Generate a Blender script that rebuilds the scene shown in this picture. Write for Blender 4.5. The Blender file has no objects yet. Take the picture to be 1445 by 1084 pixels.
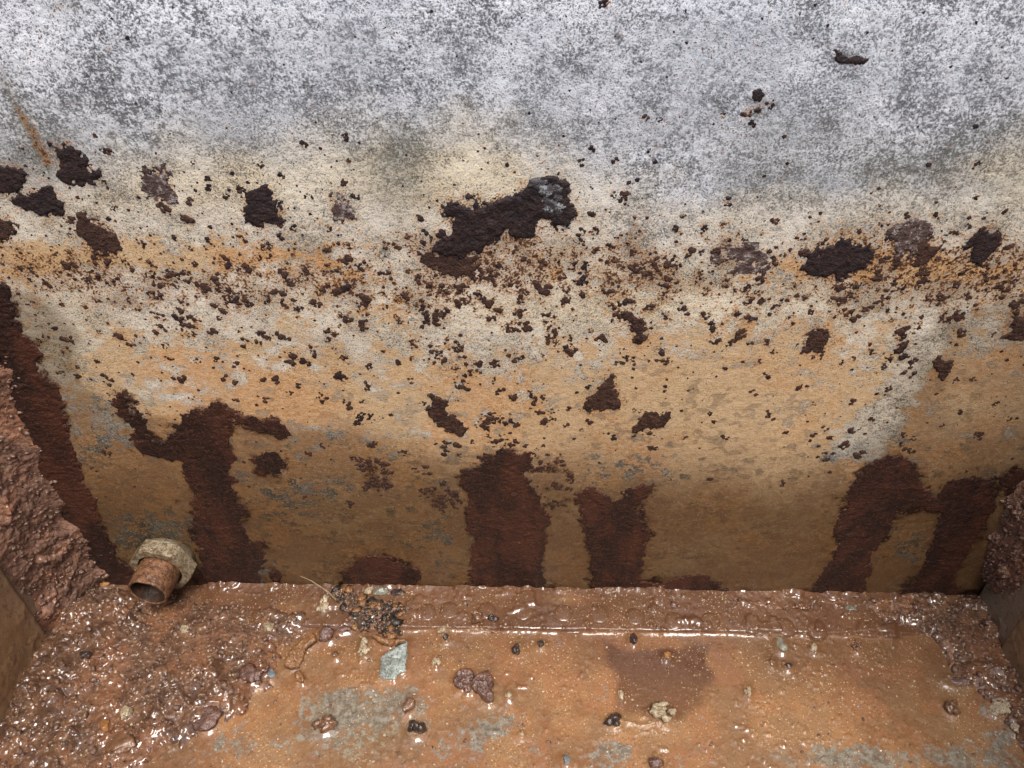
import bpy, math, random
import numpy as np
from math import radians, sin, cos, pi

# ------------------------------------------------------------------ camera, sky, sun, exposure
scene = bpy.context.scene
COL = scene.collection
CAM_LOC = (0.00215, -0.32122, 0.47331)
CAM_PITCH, CAM_YAW, CAM_ROLL, CAM_F = radians(42.10), radians(-1.18), radians(-0.283), 1184.6   # yaw + = right

def camera_axes():
    fw = np.array([sin(CAM_YAW)*cos(CAM_PITCH), cos(CAM_YAW)*cos(CAM_PITCH), -sin(CAM_PITCH)])
    r = np.array([cos(CAM_YAW), -sin(CAM_YAW), 0.0])
    u = np.cross(r, fw)
    return fw, cos(CAM_ROLL)*r + sin(CAM_ROLL)*u, -sin(CAM_ROLL)*r + cos(CAM_ROLL)*u
FW, RT, UP = camera_axes()
from mathutils import Matrix, Vector
cd = bpy.data.cameras.new('camera'); cam = bpy.data.objects.new('camera', cd); COL.objects.link(cam)
cam.matrix_world = Matrix(((RT[0], UP[0], -FW[0], CAM_LOC[0]), (RT[1], UP[1], -FW[1], CAM_LOC[1]),
                           (RT[2], UP[2], -FW[2], CAM_LOC[2]), (0, 0, 0, 1)))
cd.sensor_width = 36.0; cd.lens = 36.0*CAM_F/1445.0; cd.clip_start = 0.01; cd.clip_end = 500
scene.camera = cam

SUN_EL, SUN_AZ = radians(66), radians(13)       # azimuth from -Y (behind the viewer) towards +X
world = bpy.data.worlds.new('World'); scene.world = world; world.use_nodes = True
wn = world.node_tree.nodes; wl = world.node_tree.links
sky = wn.new('ShaderNodeTexSky'); sky.sky_type = 'NISHITA'; sky.sun_disc = False
sky.sun_elevation = SUN_EL; sky.sun_rotation = pi - SUN_AZ
sky.air_density = 1.0; sky.dust_density = 3.0
wn['Background'].inputs['Strength'].default_value = 0.12
wl.new(sky.outputs['Color'], wn['Background'].inputs['Color'])
sd = bpy.data.lights.new('sun', 'SUN'); sun = bpy.data.objects.new('sun', sd); COL.objects.link(sun)
sd.energy = 1.5; sd.angle = radians(22); sd.color = (1.0, 0.96, 0.9)
sdir = Vector((sin(SUN_AZ)*cos(SUN_EL), -cos(SUN_AZ)*cos(SUN_EL), sin(SUN_EL)))
sun.rotation_euler = sdir.to_track_quat('Z', 'Y').to_euler(); sun.location = (0.3, -1, 2)
scene.view_settings.view_transform = 'Standard'; scene.view_settings.look = 'None'
scene.view_settings.gamma = 1.0; scene.view_settings.use_curve_mapping = False
scene.view_settings.exposure = 1.15
scene.cycles.max_bounces = 4; scene.cycles.diffuse_bounces = 3; scene.cycles.glossy_bounces = 2; scene.cycles.caustics_reflective = False; scene.cycles.caustics_refractive = False

rng = np.random.default_rng(7); random.seed(7)
HW = 0.300            # half the tank's width
TOP = 0.425           # height of the tank wall
FRONT = -0.43         # inner face of the unseen front wall, set close to shade the back wall

# ------------------------------------------------------------------ photo survey: photo pixel <-> place on wall / floor
def ray(px, py):
    d = FW + RT*((px-722.5)/CAM_F) - UP*((py-542.0)/CAM_F)
    return d
def on_wall(px, py, y=0.0):
    d = ray(px, py); t = (y-CAM_LOC[1])/d[1]
    return CAM_LOC[0]+t*d[0], CAM_LOC[2]+t*d[2]          # x, z
def on_floor(px, py, z=0.0):
    d = ray(px, py); t = (z-CAM_LOC[2])/d[2]
    return CAM_LOC[0]+t*d[0], CAM_LOC[1]+t*d[1]          # x, y
def survey(x, y, z):
    dx, dy, dz = x-CAM_LOC[0], y-CAM_LOC[1], z-CAM_LOC[2]
    q = dx*FW[0]+dy*FW[1]+dz*FW[2]
    return (722.5+CAM_F*(dx*RT[0]+dy*RT[1]+dz*RT[2])/q, 542-CAM_F*(dx*UP[0]+dy*UP[1]+dz*UP[2])/q)

# ------------------------------------------------------------------ numpy noise
def vnoise(x, y, seed=0):
    t = np.random.default_rng(seed).random((256, 256))
    xi = np.floor(x).astype(np.int64); yi = np.floor(y).astype(np.int64)
    fx = x-xi; fy = y-yi
    fx = fx*fx*fx*(fx*(fx*6-15)+10); fy = fy*fy*fy*(fy*(fy*6-15)+10)
    a = t[xi & 255, yi & 255]; b = t[(xi+1) & 255, yi & 255]; c = t[xi & 255, (yi+1) & 255]; d = t[(xi+1) & 255, (yi+1) & 255]
    return (a*(1-fx)+b*fx)*(1-fy)+(c*(1-fx)+d*fx)*fy
def fbm(x, y, freq, octaves=4, seed=0, gain=0.5):
    s = 0; a = 1; n = 0
    for o in range(octaves):
        s = s + a*vnoise(x*freq+17.3*o+seed*3.1, y*freq-9.7*o+seed*1.7, seed*13+o); n += a; a *= gain; freq *= 2.03
    return s/n                                             # 0..1
def worley(x, y, freq, seed=0):
    r = np.random.default_rng(seed+99); tx = r.random((256, 256)); ty = r.random((256, 256)); tv = r.random((256, 256))
    X = x*freq; Y = y*freq; xi = np.floor(X).astype(np.int64); yi = np.floor(Y).astype(np.int64)
    f1 = np.full(X.shape, 9.0); f2 = np.full(X.shape, 9.0); val = np.zeros(X.shape)
    for i in (-1, 0, 1):
        for j in (-1, 0, 1):
            a = (xi+i) & 255; b = (yi+j) & 255
            d = np.hypot(xi+i+tx[a, b]-X, yi+j+ty[a, b]-Y)
            m = d < f1
            f2 = np.where(m, f1, np.minimum(f2, d)); val = np.where(m, tv[a, b], val); f1 = np.where(m, d, f1)
    return f1, f2, val
def sstep(a, b, x):
    t = np.clip((x-a)/(b-a), 0, 1); return t*t*(3-2*t)
def gauss(u, v, cx, cy, rx, ry, ang=0):
    c, s = cos(radians(ang)), sin(radians(ang)); du = u-cx; dv = v-cy
    a = (du*c+dv*s)/rx; b = (-du*s+dv*c)/ry
    return np.exp(-(a*a+b*b))
def sdf_poly(x, y, poly):                                   # + inside
    P = np.asarray(poly, float); d = np.full(x.shape, 1e9); ins = np.zeros(x.shape, bool)
    for i in range(len(P)):
        ax, ay = P[i]; bx, by = P[(i+1) % len(P)]
        ex, ey = bx-ax, by-ay; L = ex*ex+ey*ey+1e-18
        t = np.clip(((x-ax)*ex+(y-ay)*ey)/L, 0, 1)
        d = np.minimum(d, np.hypot(x-ax-t*ex, y-ay-t*ey))
        if ay != by:
            ins ^= ((ay > y) != (by > y)) & (x < ex*(y-ay)/(ey)+ax)
    return np.where(ins, d, -d)
def seg_dist(u, v, pts):
    d = np.full(u.shape, 1e9)
    for (ax, ay), (bx, by) in zip(pts[:-1], pts[1:]):
        ex, ey = bx-ax, by-ay; t = np.clip(((u-ax)*ex+(v-ay)*ey)/(ex*ex+ey*ey), 0, 1)
        d = np.minimum(d, np.hypot(u-ax-t*ex, v-ay-t*ey))
    return d

# ------------------------------------------------------------------ mesh helpers
def raw_mesh(name, co, quads, tris=None, smooth=True, attrs=None):
    me = bpy.data.meshes.new(name); co = np.asarray(co, np.float32)
    quads = np.asarray(quads, np.int32).reshape(-1, 4); tris = np.zeros((0, 3), np.int32) if tris is None else np.asarray(tris, np.int32).reshape(-1, 3)
    me.vertices.add(len(co)); me.vertices.foreach_set('co', co.ravel())
    nl = quads.size+tris.size; npoly = len(quads)+len(tris)
    me.loops.add(nl); me.loops.foreach_set('vertex_index', np.concatenate([quads.ravel(), tris.ravel()]).astype(np.int32))
    me.polygons.add(npoly)
    start = np.concatenate([np.arange(len(quads))*4, quads.size+np.arange(len(tris))*3]).astype(np.int32)
    me.polygons.foreach_set('loop_start', start)
    me.polygons.foreach_set('use_smooth', np.full(npoly, smooth, bool))
    me.update(calc_edges=True); me.validate()
    for k, arr in (attrs or {}).items():
        a = me.color_attributes.new(k, 'FLOAT_COLOR', 'POINT')
        buf = np.ones((len(co), 4), np.float32); buf[:, :arr.shape[1]] = arr
        a.data.foreach_set('color', buf.ravel())
    return me
def grid_faces(nr, nc, keep=None):
    i = np.arange(nr*nc).reshape(nr, nc)
    q = np.stack([i[:-1, :-1], i[:-1, 1:], i[1:, 1:], i[1:, :-1]], -1)
    return q[keep] if keep is not None else q.reshape(-1, 4)
def compact(co, quads):
    used = np.unique(quads); m = np.full(len(co), -1); m[used] = np.arange(len(used))
    return co[used], m[quads], used
def link(name, me, mat, parent=None, loc=None, rot=None):
    o = bpy.data.objects.new(name, me); COL.objects.link(o)
    if mat and me is not None and len(me.materials) == 0: me.materials.append(mat)
    if parent: o.parent = parent
    if loc is not None: o.location = loc
    if rot is not None: o.rotation_euler = rot
    return o
def tag(o, label=None, cat=None, group=None, kind=None):
    if label: o['label'] = label
    if cat: o['category'] = cat
    if group: o['group'] = group
    if kind: o['kind'] = kind
    return o
def box_arrays(x0, x1, y0, y1, z0, z1, base=0):
    v = np.array([(x, y, z) for x in (x0, x1) for y in (y0, y1) for z in (z0, z1)], float)
    q = np.array([(0, 1, 3, 2), (4, 6, 7, 5), (0, 4, 5, 1), (2, 3, 7, 6), (0, 2, 6, 4), (1, 5, 7, 3)])+base
    return v, q
def solid_from_grid(top, bot, keep):
    """closed slab: top & bottom grids (nr,nc,3), keep = mask of cells"""
    nr, nc = top.shape[:2]; q = grid_faces(nr, nc, keep); N = nr*nc
    idx = np.arange(N).reshape(nr, nc); K = np.zeros((nr+1, nc+1), bool); K[1:-1, 1:-1] = keep
    sides = []
    for r, c in np.argwhere(keep):
        a, b, d, e = idx[r, c], idx[r, c+1], idx[r+1, c+1], idx[r+1, c]
        if not K[r, c+1]: sides.append((b, a, a+N, b+N))
        if not K[r+2, c+1]: sides.append((e, d, d+N, e+N))
        if not K[r+1, c]: sides.append((a, e, e+N, a+N))
        if not K[r+1, c+2]: sides.append((d, b, b+N, d+N))
    allq = np.concatenate([q, q[:, ::-1]+N, np.array(sides).reshape(-1, 4)])
    co = np.concatenate([top.reshape(-1, 3), bot.reshape(-1, 3)])
    return compact(co, allq.astype(np.int64))

# ------------------------------------------------------------------ material helpers
class NB:
    def __init__(s, name):
        s.m = bpy.data.materials.new(name); s.m.use_nodes = True; s.t = s.m.node_tree
        s.n = s.t.nodes; s.b = s.n['Principled BSDF']; s.co = s.n.new('ShaderNodeTexCoord').outputs['Object']
    def lk(s, a, b): s.t.links.new(a, b)
    def put(s, sock, v):
        if hasattr(v, 'is_output') or isinstance(v, bpy.types.NodeSocket): s.lk(v, sock)
        elif isinstance(v, (tuple, list)): sock.default_value = (*v, 1.0) if len(v) == 3 and len(sock.default_value) == 4 else v
        else: sock.default_value = v
    def noise(s, scale, detail=4, rough=0.55, dist=0.0, stretch=None, off=0):
        n = s.n.new('ShaderNodeTexNoise'); co = s.co
        if stretch or off:
            mp = s.n.new('ShaderNodeMapping'); s.lk(co, mp.inputs['Vector']); co = mp.outputs[0]
            if stretch: mp.inputs['Scale'].default_value = stretch
            mp.inputs['Location'].default_value = (off, off*.7, off*1.3)
        s.lk(co, n.inputs['Vector']); n.inputs['Scale'].default_value = scale; n.inputs['Detail'].default_value = detail
        n.inputs['Roughness'].default_value = rough; n.inputs['Distortion'].default_value = dist
        return n.outputs['Fac']
    def vor(s, scale, feature='F1', out='Distance', rnd=1.0):
        n = s.n.new('ShaderNodeTexVoronoi'); n.feature = feature; s.lk(s.co, n.inputs['Vector'])
        n.inputs['Scale'].default_value = scale; n.inputs['Randomness'].default_value = rnd
        return n.outputs[out]
    def attr(s, name):
        n = s.n.new('ShaderNodeAttribute'); n.attribute_name = name
        x = s.n.new('ShaderNodeSeparateColor'); s.lk(n.outputs['Color'], x.inputs[0])
        s.alpha = n.outputs['Alpha']
        return x.outputs[0], x.outputs[1], x.outputs[2]
    def math(s, op, a, b=0.0, c=None):
        n = s.n.new('ShaderNodeMath'); n.operation = op; s.put(n.inputs[0], a); s.put(n.inputs[1], b)
        if c is not None: s.put(n.inputs[2], c)
        return n.outputs[0]
    def ramp(s, x, a, b, lo=0.0, hi=1.0):                   # smooth step a..b -> lo..hi
        n = s.n.new('ShaderNodeMapRange'); n.interpolation_type = 'SMOOTHSTEP'; s.put(n.inputs['Value'], x)
        for k, v in (('From Min', a), ('From Max', b), ('To Min', lo), ('To Max', hi)): s.put(n.inputs[k], v)
        return n.outputs[0]
    def mix(s, f, a, b, blend='MIX'):
        n = s.n.new('ShaderNodeMix'); n.data_type = 'RGBA'; n.blend_type = blend
        s.put(n.inputs[0], f); s.put(n.inputs[6], a); s.put(n.inputs[7], b)
        return n.outputs[2]
    def bump(s, h, strength=0.5, dist=0.001, prev=None):
        n = s.n.new('ShaderNodeBump'); s.put(n.inputs['Height'], h); n.inputs['Strength'].default_value = strength
        n.inputs['Distance'].default_value = dist
        if prev is not None: s.lk(prev, n.inputs['Normal'])
        return n.outputs[0]
    def done(s, col, rough, normal=None, coat=None, coat_rough=0.05, coat_normal=None, metal=0.0, spec=0.5):
        b = s.b; s.put(b.inputs['Base Color'], col); s.put(b.inputs['Roughness'], rough); s.put(b.inputs['Metallic'], metal)
        b.inputs['Specular IOR Level'].default_value = spec
        if normal is not None: s.lk(normal, b.inputs['Normal'])
        if coat is not None:
            s.put(b.inputs['Coat Weight'], coat); s.put(b.inputs['Coat Roughness'], coat_rough); b.inputs['Coat IOR'].default_value = 1.5
            if coat_normal is not None: s.lk(coat_normal, b.inputs['Coat Normal'])
        return s.m

def wall_material():
    k = NB('corroded_galvanised_sheet')
    cream, film, wet = k.attr('tone'); halo, white, olive = k.attr('stain'); bleed = k.alpha; n1, n4, nh = k.attr('grain')  # wet carries painted shade of the lower wall as well as damp
    n2 = k.noise(330, 3, 0.65, off=3); n3 = k.noise(950, 2, 0.6, off=7); nf = k.noise(1700, 1, 0.6, off=19)
    # bare zinc: pale oxide over darker grey crystals
    sp = k.math('ADD', k.math('MULTIPLY', n2, 0.30), k.math('ADD', k.math('MULTIPLY', n3, 0.58), k.math('MULTIPLY', n1, 0.12)))
    zinc = k.mix(k.ramp(k.math('ADD', sp, k.math('MULTIPLY', k.math('SUBTRACT', n1, 0.5), 0.14)), 0.38, 0.60), (0.15, 0.155, 0.162), (0.66, 0.668, 0.675))
    zinc = k.mix(k.ramp(n4, 0.40, 0.62, 0.0, 0.28), zinc, (0.33, 0.345, 0.36))
    zinc = k.mix(k.math('MULTIPLY', white, k.ramp(sp, 0.42, 0.54)), zinc, (0.90, 0.90, 0.90))
    zinc = k.mix(k.math('MULTIPLY', olive, k.ramp(n3, 0.3, 0.65, 0.95, 0.55)), zinc, (0.155, 0.148, 0.105))
    # brown pin specks
    pin = k.math('MULTIPLY', k.ramp(n3, 0.58, 0.66), k.ramp(n1, 0.52, 0.64))
    zinc = k.mix(k.math('MULTIPLY', pin, 0.85), zinc, (0.10, 0.050, 0.028))
    # cream lime scale
    cm = k.math('MULTIPLY', cream, k.ramp(sp, 0.36, 0.54, 0.30, 1.0))
    c = k.mix(cm, zinc, k.mix(n1, (0.62, 0.49, 0.29), (0.78, 0.70, 0.54)))
    # fine dark grains over bare metal and scale alike
    c = k.mix(k.ramp(k.math('ADD', k.math('MULTIPLY', nf, 0.8), k.math('ADD', k.math('MULTIPLY', n2, 0.25), k.math('MULTIPLY', n1, 0.2))), 0.57, 0.47, 0, 0.85), c, (0.085, 0.075, 0.065))
    # iron-rich sediment film with ragged, grainy edges
    fm = k.math('ADD', film, k.math('ADD', k.math('MULTIPLY', k.math('SUBTRACT', nh, 0.5), 1.0), k.math('ADD', k.math('MULTIPLY', k.math('SUBTRACT', n3, 0.5), 1.0), k.math('MULTIPLY', k.math('SUBTRACT', n2, 0.5), 0.5))))
    fm = k.ramp(fm, 0.40, 0.62)
    tan = k.mix(k.ramp(n4, 0.3, 0.7), (0.54, 0.285, 0.105), (0.54, 0.375, 0.195))
    tan = k.mix(k.ramp(n2, 0.35, 0.65, 0, 0.55), tan, (0.68, 0.49, 0.31))
    tan = k.mix(k.ramp(nh, 0.45, 0.30, 0, 0.6), tan, (0.22, 0.135, 0.065))
    tan = k.mix(k.ramp(nf, 0.42, 0.30, 0, 0.7), tan, (0.13, 0.07, 0.035))
    tan = k.mix(k.math('MULTIPLY', wet, k.ramp(n1, 0.38, 0.62, 0.15, 0.75)), tan, (0.38, 0.225, 0.118))  # browner where rim shade and damp are painted
    c = k.mix(k.math('MULTIPLY', fm, 0.93), c, tan)
    # rust bleeding round the scabs
    hm = k.math('ADD', halo, k.math('ADD', k.math('MULTIPLY', k.math('SUBTRACT', n2, 0.5), 1.2), k.math('MULTIPLY', k.math('SUBTRACT', n3, 0.5), 1.3)))
    c = k.mix(k.ramp(hm, 0.30, 0.62, 0, 0.75), c, (0.37, 0.175, 0.055))
    c = k.mix(k.ramp(hm, 0.55, 0.70, 0, 0.95), c, (0.070, 0.030, 0.017))
    # dark red bleed round the wet runs and along the seam
    bl = k.math('ADD', bleed, k.math('ADD', k.math('MULTIPLY', k.math('SUBTRACT', nh, 0.5), 1.1), k.math('MULTIPLY', k.math('SUBTRACT', n3, 0.5), 1.0)))
    c = k.mix(k.ramp(bl, 0.28, 0.55, 0, 0.55), c, (0.17, 0.075, 0.030))
    c = k.mix(k.ramp(bl, 0.48, 0.66, 0, 0.92), c, (0.040, 0.013, 0.007))
    # loose sand grains caught on the sheet
    gsel = k.math('MULTIPLY', k.ramp(n3, 0.57, 0.64), k.ramp(n2, 0.40, 0.58))
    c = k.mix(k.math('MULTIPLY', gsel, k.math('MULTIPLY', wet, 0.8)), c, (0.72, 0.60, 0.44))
    c = k.mix(wet, c, k.mix(1.0, c, (0.31, 0.272, 0.225), "MULTIPLY"))  # rim shade and damp darken the lower wall through its colour
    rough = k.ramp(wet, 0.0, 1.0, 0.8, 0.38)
    nrm = k.bump(k.math('ADD', k.math('MULTIPLY', n2, 0.5), k.math('MULTIPLY', n3, 0.6)), 0.5, 0.0010)
    return k.done(c, rough, nrm, spec=0.3)

def rust_material(name, dark, light, red, coat=0.0, rough=0.75, bstr=0.9, rub=None, vary=None):
    k = NB(name)
    n1 = k.noise(240, 3, 0.65); n2 = k.noise(950, 2, 0.65, off=4); n3 = k.noise(60, 2, 0.6, off=9)
    c = k.mix(k.ramp(n1, 0.3, 0.7), dark, light)
    c = k.mix(k.ramp(n2, 0.52, 0.66, 0, 0.9), c, red)
    c = k.mix(k.ramp(n2, 0.42, 0.32, 0, 0.7), c, tuple(i*0.4 for i in dark))
    c = k.mix(k.ramp(n3, 0.4, 0.7, 0, 0.5), c, dark)
    if vary: c = k.mix(k.ramp(k.noise(45, 4, 0.65, stretch=(1, 1, 0.4), off=21), 0.42, 0.64, 0, 0.6), c, vary)
    if rub: c = k.mix(k.math('MULTIPLY', k.ramp(n1, 0.52, 0.60), k.ramp(n2, 0.4, 0.55)), c, rub)
    nrm = k.bump(k.math('ADD', n1, k.math('MULTIPLY', n2, 0.6)), bstr, 0.0012)
    return k.done(c, rough, nrm, coat=coat, coat_rough=0.16, coat_normal=nrm, spec=0.35)

def floor_material(name='wet_silted_floor'):
    k = NB(name)
    bare, dark, mud = k.attr('tone'); n1, n4, n5 = k.attr('grain')
    n2 = k.noise(260, 4, 0.65, off=3); n3 = k.noise(850, 2, 0.6, off=8)
    c = k.mix(k.ramp(n1, 0.3, 0.7), (0.21, 0.092, 0.033), (0.32, 0.162, 0.066))
    c = k.mix(k.ramp(n4, 0.40, 0.62, 0, 0.8), c, (0.165, 0.092, 0.042))
    c = k.mix(k.ramp(n5, 0.50, 0.40, 0, 0.5), c, (0.24, 0.145, 0.075))
    c = k.mix(k.ramp(n2, 0.50, 0.70, 0, 0.6), c, (0.34, 0.195, 0.10))
    c = k.mix(k.ramp(n5, 0.52, 0.66, 0, 0.6), c, (0.30, 0.130, 0.054))
    c = k.mix(k.ramp(n3, 0.42, 0.30, 0, 0.8), c, (0.12, 0.055, 0.025))
    # bare zinc showing through the silt
    bm = k.ramp(k.math('ADD', bare, k.math('ADD', k.math('MULTIPLY', k.math('SUBTRACT', n5, 0.5), 1.7), k.math('MULTIPLY', k.math('SUBTRACT', n2, 0.5), 1.3))), 0.40, 0.80)
    zc = k.mix(k.ramp(n2, 0.35, 0.65), (0.10, 0.090, 0.068), (0.25, 0.23, 0.18))
    zc = k.mix(k.ramp(n4, 0.5, 0.6, 0, 0.5), zc, (0.27, 0.22, 0.11))
    zc = k.mix(k.ramp(n3, 0.42, 0.34, 0, 0.8), zc, (0.09, 0.06, 0.04))
    c = k.mix(k.math('MULTIPLY', bm, 0.9), c, zc)
    c = k.mix(k.math('MULTIPLY', dark, k.ramp(n2, 0.2, 0.6, 0.7, 1.0)), c, k.mix(n2, (0.058, 0.022, 0.010), (0.120, 0.050, 0.024)))
    c = k.mix(k.math('MULTIPLY', mud, 0.85), c, k.mix(k.ramp(n2, 0.3, 0.7), (0.065, 0.030, 0.017), (0.17, 0.088, 0.048)))
    # pale sand grains and dark crumbs
    c = k.mix(k.math('MULTIPLY', k.ramp(n3, 0.63, 0.69), k.ramp(n1, 0.40, 0.6, 0.2, 0.9)), c, (0.60, 0.47, 0.31))
    h = k.math('ADD', k.math('MULTIPLY', n2, 0.5), k.math('MULTIPLY', n3, 0.5))
    nrm = k.bump(h, 0.55, 0.0011)
    wn_ = k.bump(k.noise(240, 1, 0.5, off=12), 0.5, 0.0009)
    return k.done(c, k.ramp(n5, 0.35, 0.65, 0.35, 0.7), nrm, coat=k.ramp(k.math('ADD', n1, k.math('MULTIPLY', n2, 0.4)), 0.62, 0.84, 1.0, 0.25), coat_rough=0.03, coat_normal=wn_, spec=0.3)

def mud_material(name, a, b, pale, coat=1.0, crough=0.03):
    k = NB(name)
    n1 = k.noise(110, 4, 0.65); n2 = k.noise(480, 3, 0.65, off=5)
    c = k.mix(k.ramp(n1, 0.3, 0.7), a, b)
    c = k.mix(k.ramp(n1, 0.55, 0.68, 0, 0.55), c, (b[0]*1.35, b[1]*1.15, b[2]*0.9))
    c = k.mix(k.ramp(k.noise(24, 3, 0.6, off=3), 0.46, 0.62, 0, 0.7), c, (b[0]*1.25, b[1]*1.05, b[2]*0.85))
    c = k.mix(k.ramp(n2, 0.58, 0.68, 0, 0.75), c, pale)
    c = k.mix(k.ramp(n2, 0.42, 0.32, 0, 0.85), c, (0.022, 0.012, 0.009))
    nrm = k.bump(k.math('ADD', n1, k.math('MULTIPLY', n2, 0.6)), 0.8, 0.0025)
    wnm = k.bump(k.noise(190, 1, 0.5, off=8), 0.6, 0.0022)
    return k.done(c, 0.6, nrm, coat=coat, coat_rough=crough, coat_normal=wnm, spec=0.3)

def side_material():
    k = NB('silted_side_sheet')
    g, d, _ = k.attr('tone')
    n1 = k.noise(35, 5, 0.6); n2 = k.noise(300, 4, 0.65, off=3); n3 = k.noise(900, 2, 0.6, off=5)
    c = k.mix(k.ramp(n1, 0.3, 0.7), (0.28, 0.155, 0.072), (0.37, 0.225, 0.115))
    c = k.mix(g, c, k.mix(n1, (0.19, 0.19, 0.145), (0.34, 0.33, 0.26)))
    c = k.mix(k.ramp(n2, 0.52, 0.66, 0, 0.6), c, (0.11, 0.055, 0.026))
    c = k.mix(k.ramp(n3, 0.42, 0.32, 0, 0.85), c, (0.05, 0.03, 0.018))
    c = k.mix(k.math('MULTIPLY', k.ramp(k.vor(300), 0.15, 0.07), k.ramp(n1, 0.45, 0.55)), c, (0.46, 0.32, 0.19))
    return k.done(c, 0.4, k.bump(n2, 0.4, 0.0007), coat=0.35, coat_rough=0.2, spec=0.35)

def simple(name, a, b, rough=0.5, coat=0.6, scale=220, bstr=0.9, spots=None):
    k = NB(name); n1 = k.noise(scale, 5, 0.65); n2 = k.noise(scale*3.5, 3, 0.6, off=4)
    c = k.mix(k.ramp(n1, 0.32, 0.68), a, b)
    if spots: c = k.mix(k.ramp(n2, 0.54, 0.64, 0, 0.9), c, spots)
    nrm = k.bump(k.math('ADD', n1, k.math('MULTIPLY', n2, 0.5)), bstr, 0.001)
    return k.done(c, rough, nrm, coat=coat, coat_rough=0.05, coat_normal=nrm, spec=0.4)

M = dict(
    wall=wall_material(),
    scab=rust_material('black_rust_scab', (0.012, 0.008, 0.009), (0.032, 0.018, 0.017), (0.055, 0.022, 0.012), rough=0.7),
    scab_brown=rust_material('brown_rust_scab', (0.026, 0.012, 0.009), (0.066, 0.031, 0.020), (0.115, 0.052, 0.026), rough=0.8),
    scab_grey=rust_material('flaking_grey_scab', (0.060, 0.036, 0.030), (0.15, 0.105, 0.092), (0.06, 0.027, 0.016), rough=0.7, rub=(0.33, 0.28, 0.25)),
    zinc_chip=rust_material('zinc_chip', (0.045, 0.040, 0.042), (0.13, 0.125, 0.125), (0.03, 0.018, 0.015), rough=0.5, rub=(0.30, 0.31, 0.31)),
    run=rust_material('wet_red_rust_run', (0.010, 0.0027, 0.0015), (0.030, 0.0082, 0.0040), (0.088, 0.030, 0.014), coat=0.30, rough=0.75, bstr=1.0, vary=(0.090, 0.0270, 0.0125)),
    floor=floor_material(),
    mud=mud_material('wet_brown_sludge', (0.068, 0.030, 0.016), (0.18, 0.090, 0.047), (0.42, 0.31, 0.20)),
    mould=mud_material('black_leaf_mould_heap', (0.018, 0.014, 0.010), (0.085, 0.052, 0.032), (0.30, 0.22, 0.14)),
    crust=mud_material('purple_brown_crust', (0.105, 0.054, 0.036), (0.27, 0.150, 0.102), (0.44, 0.31, 0.23), coat=0.6, crough=0.14),
    side=side_material(),
    pipe=simple('rusty_pipe', (0.060, 0.022, 0.011), (0.30, 0.140, 0.060), 0.65, 0.35, 300, 1.0, (0.030, 0.013, 0.008)),
    bore=simple('shade_darkened_bore', (0.012, 0.006, 0.004), (0.055, 0.024, 0.010), 0.6, 0.2, 260, 0.8),  # shade inside the pipe put into a darker rust colour
    nut=simple('limed_brass_nut', (0.12, 0.075, 0.038), (0.36, 0.30, 0.20), 0.45, 0.4, 240, 0.9, (0.075, 0.036, 0.016)),
    washer=simple('grey_green_washer', (0.075, 0.050, 0.025), (0.20, 0.165, 0.105), 0.6, 0.2, 130, 0.6, (0.09, 0.045, 0.025)),
    zinc=simple('grey_green_zinc_flake', (0.12, 0.135, 0.115), (0.36, 0.42, 0.39), 0.45, 0.5, 200, 0.9, (0.11, 0.075, 0.05)),
    flake=simple('wet_rust_flake', (0.075, 0.034, 0.024), (0.185, 0.092, 0.064), 0.5, 1.0, 260, 1.0, (0.03, 0.014, 0.01)),
    dark=simple('wet_dark_stone', (0.018, 0.012, 0.010), (0.060, 0.036, 0.026), 0.4, 1.0, 240, 0.9),
    brown=simple('wet_brown_stone', (0.10, 0.045, 0.020), (0.22, 0.11, 0.055), 0.45, 1.0, 200, 0.8),
    cream=simple('cream_crumb', (0.26, 0.19, 0.11), (0.55, 0.46, 0.31), 0.6, 0.5, 300, 1.0, (0.10, 0.06, 0.03)),
    orange=simple('orange_chip', (0.24, 0.10, 0.03), (0.38, 0.18, 0.06), 0.5, 0.6, 240, 0.7),
    grey=simple('grey_green_stone', (0.13, 0.125, 0.09), (0.26, 0.25, 0.19), 0.4, 1.0, 200, 0.7),
    bead=simple('blue_grey_bead', (0.10, 0.12, 0.135), (0.25, 0.28, 0.30), 0.2, 1.0, 150, 0.3),
    wood=simple('sodden_wood', (0.16, 0.068, 0.022), (0.31, 0.145, 0.048), 0.55, 0.8, 300, 0.9, (0.04, 0.02, 0.01)),
    black=simple('black_leaf_mould', (0.006, 0.006, 0.005), (0.022, 0.019, 0.014), 0.5, 0.9, 320, 1.0),
    sand=simple('pale_sand', (0.28, 0.20, 0.12), (0.52, 0.42, 0.29), 0.5, 0.7, 500, 0.4),
    grit=simple('brown_grit', (0.07, 0.034, 0.022), (0.24, 0.13, 0.08), 0.5, 1.0, 400, 0.7),
    root=simple('pale_root', (0.20, 0.15, 0.09), (0.36, 0.28, 0.18), 0.6, 0.3, 300, 0.5),
)

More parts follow.
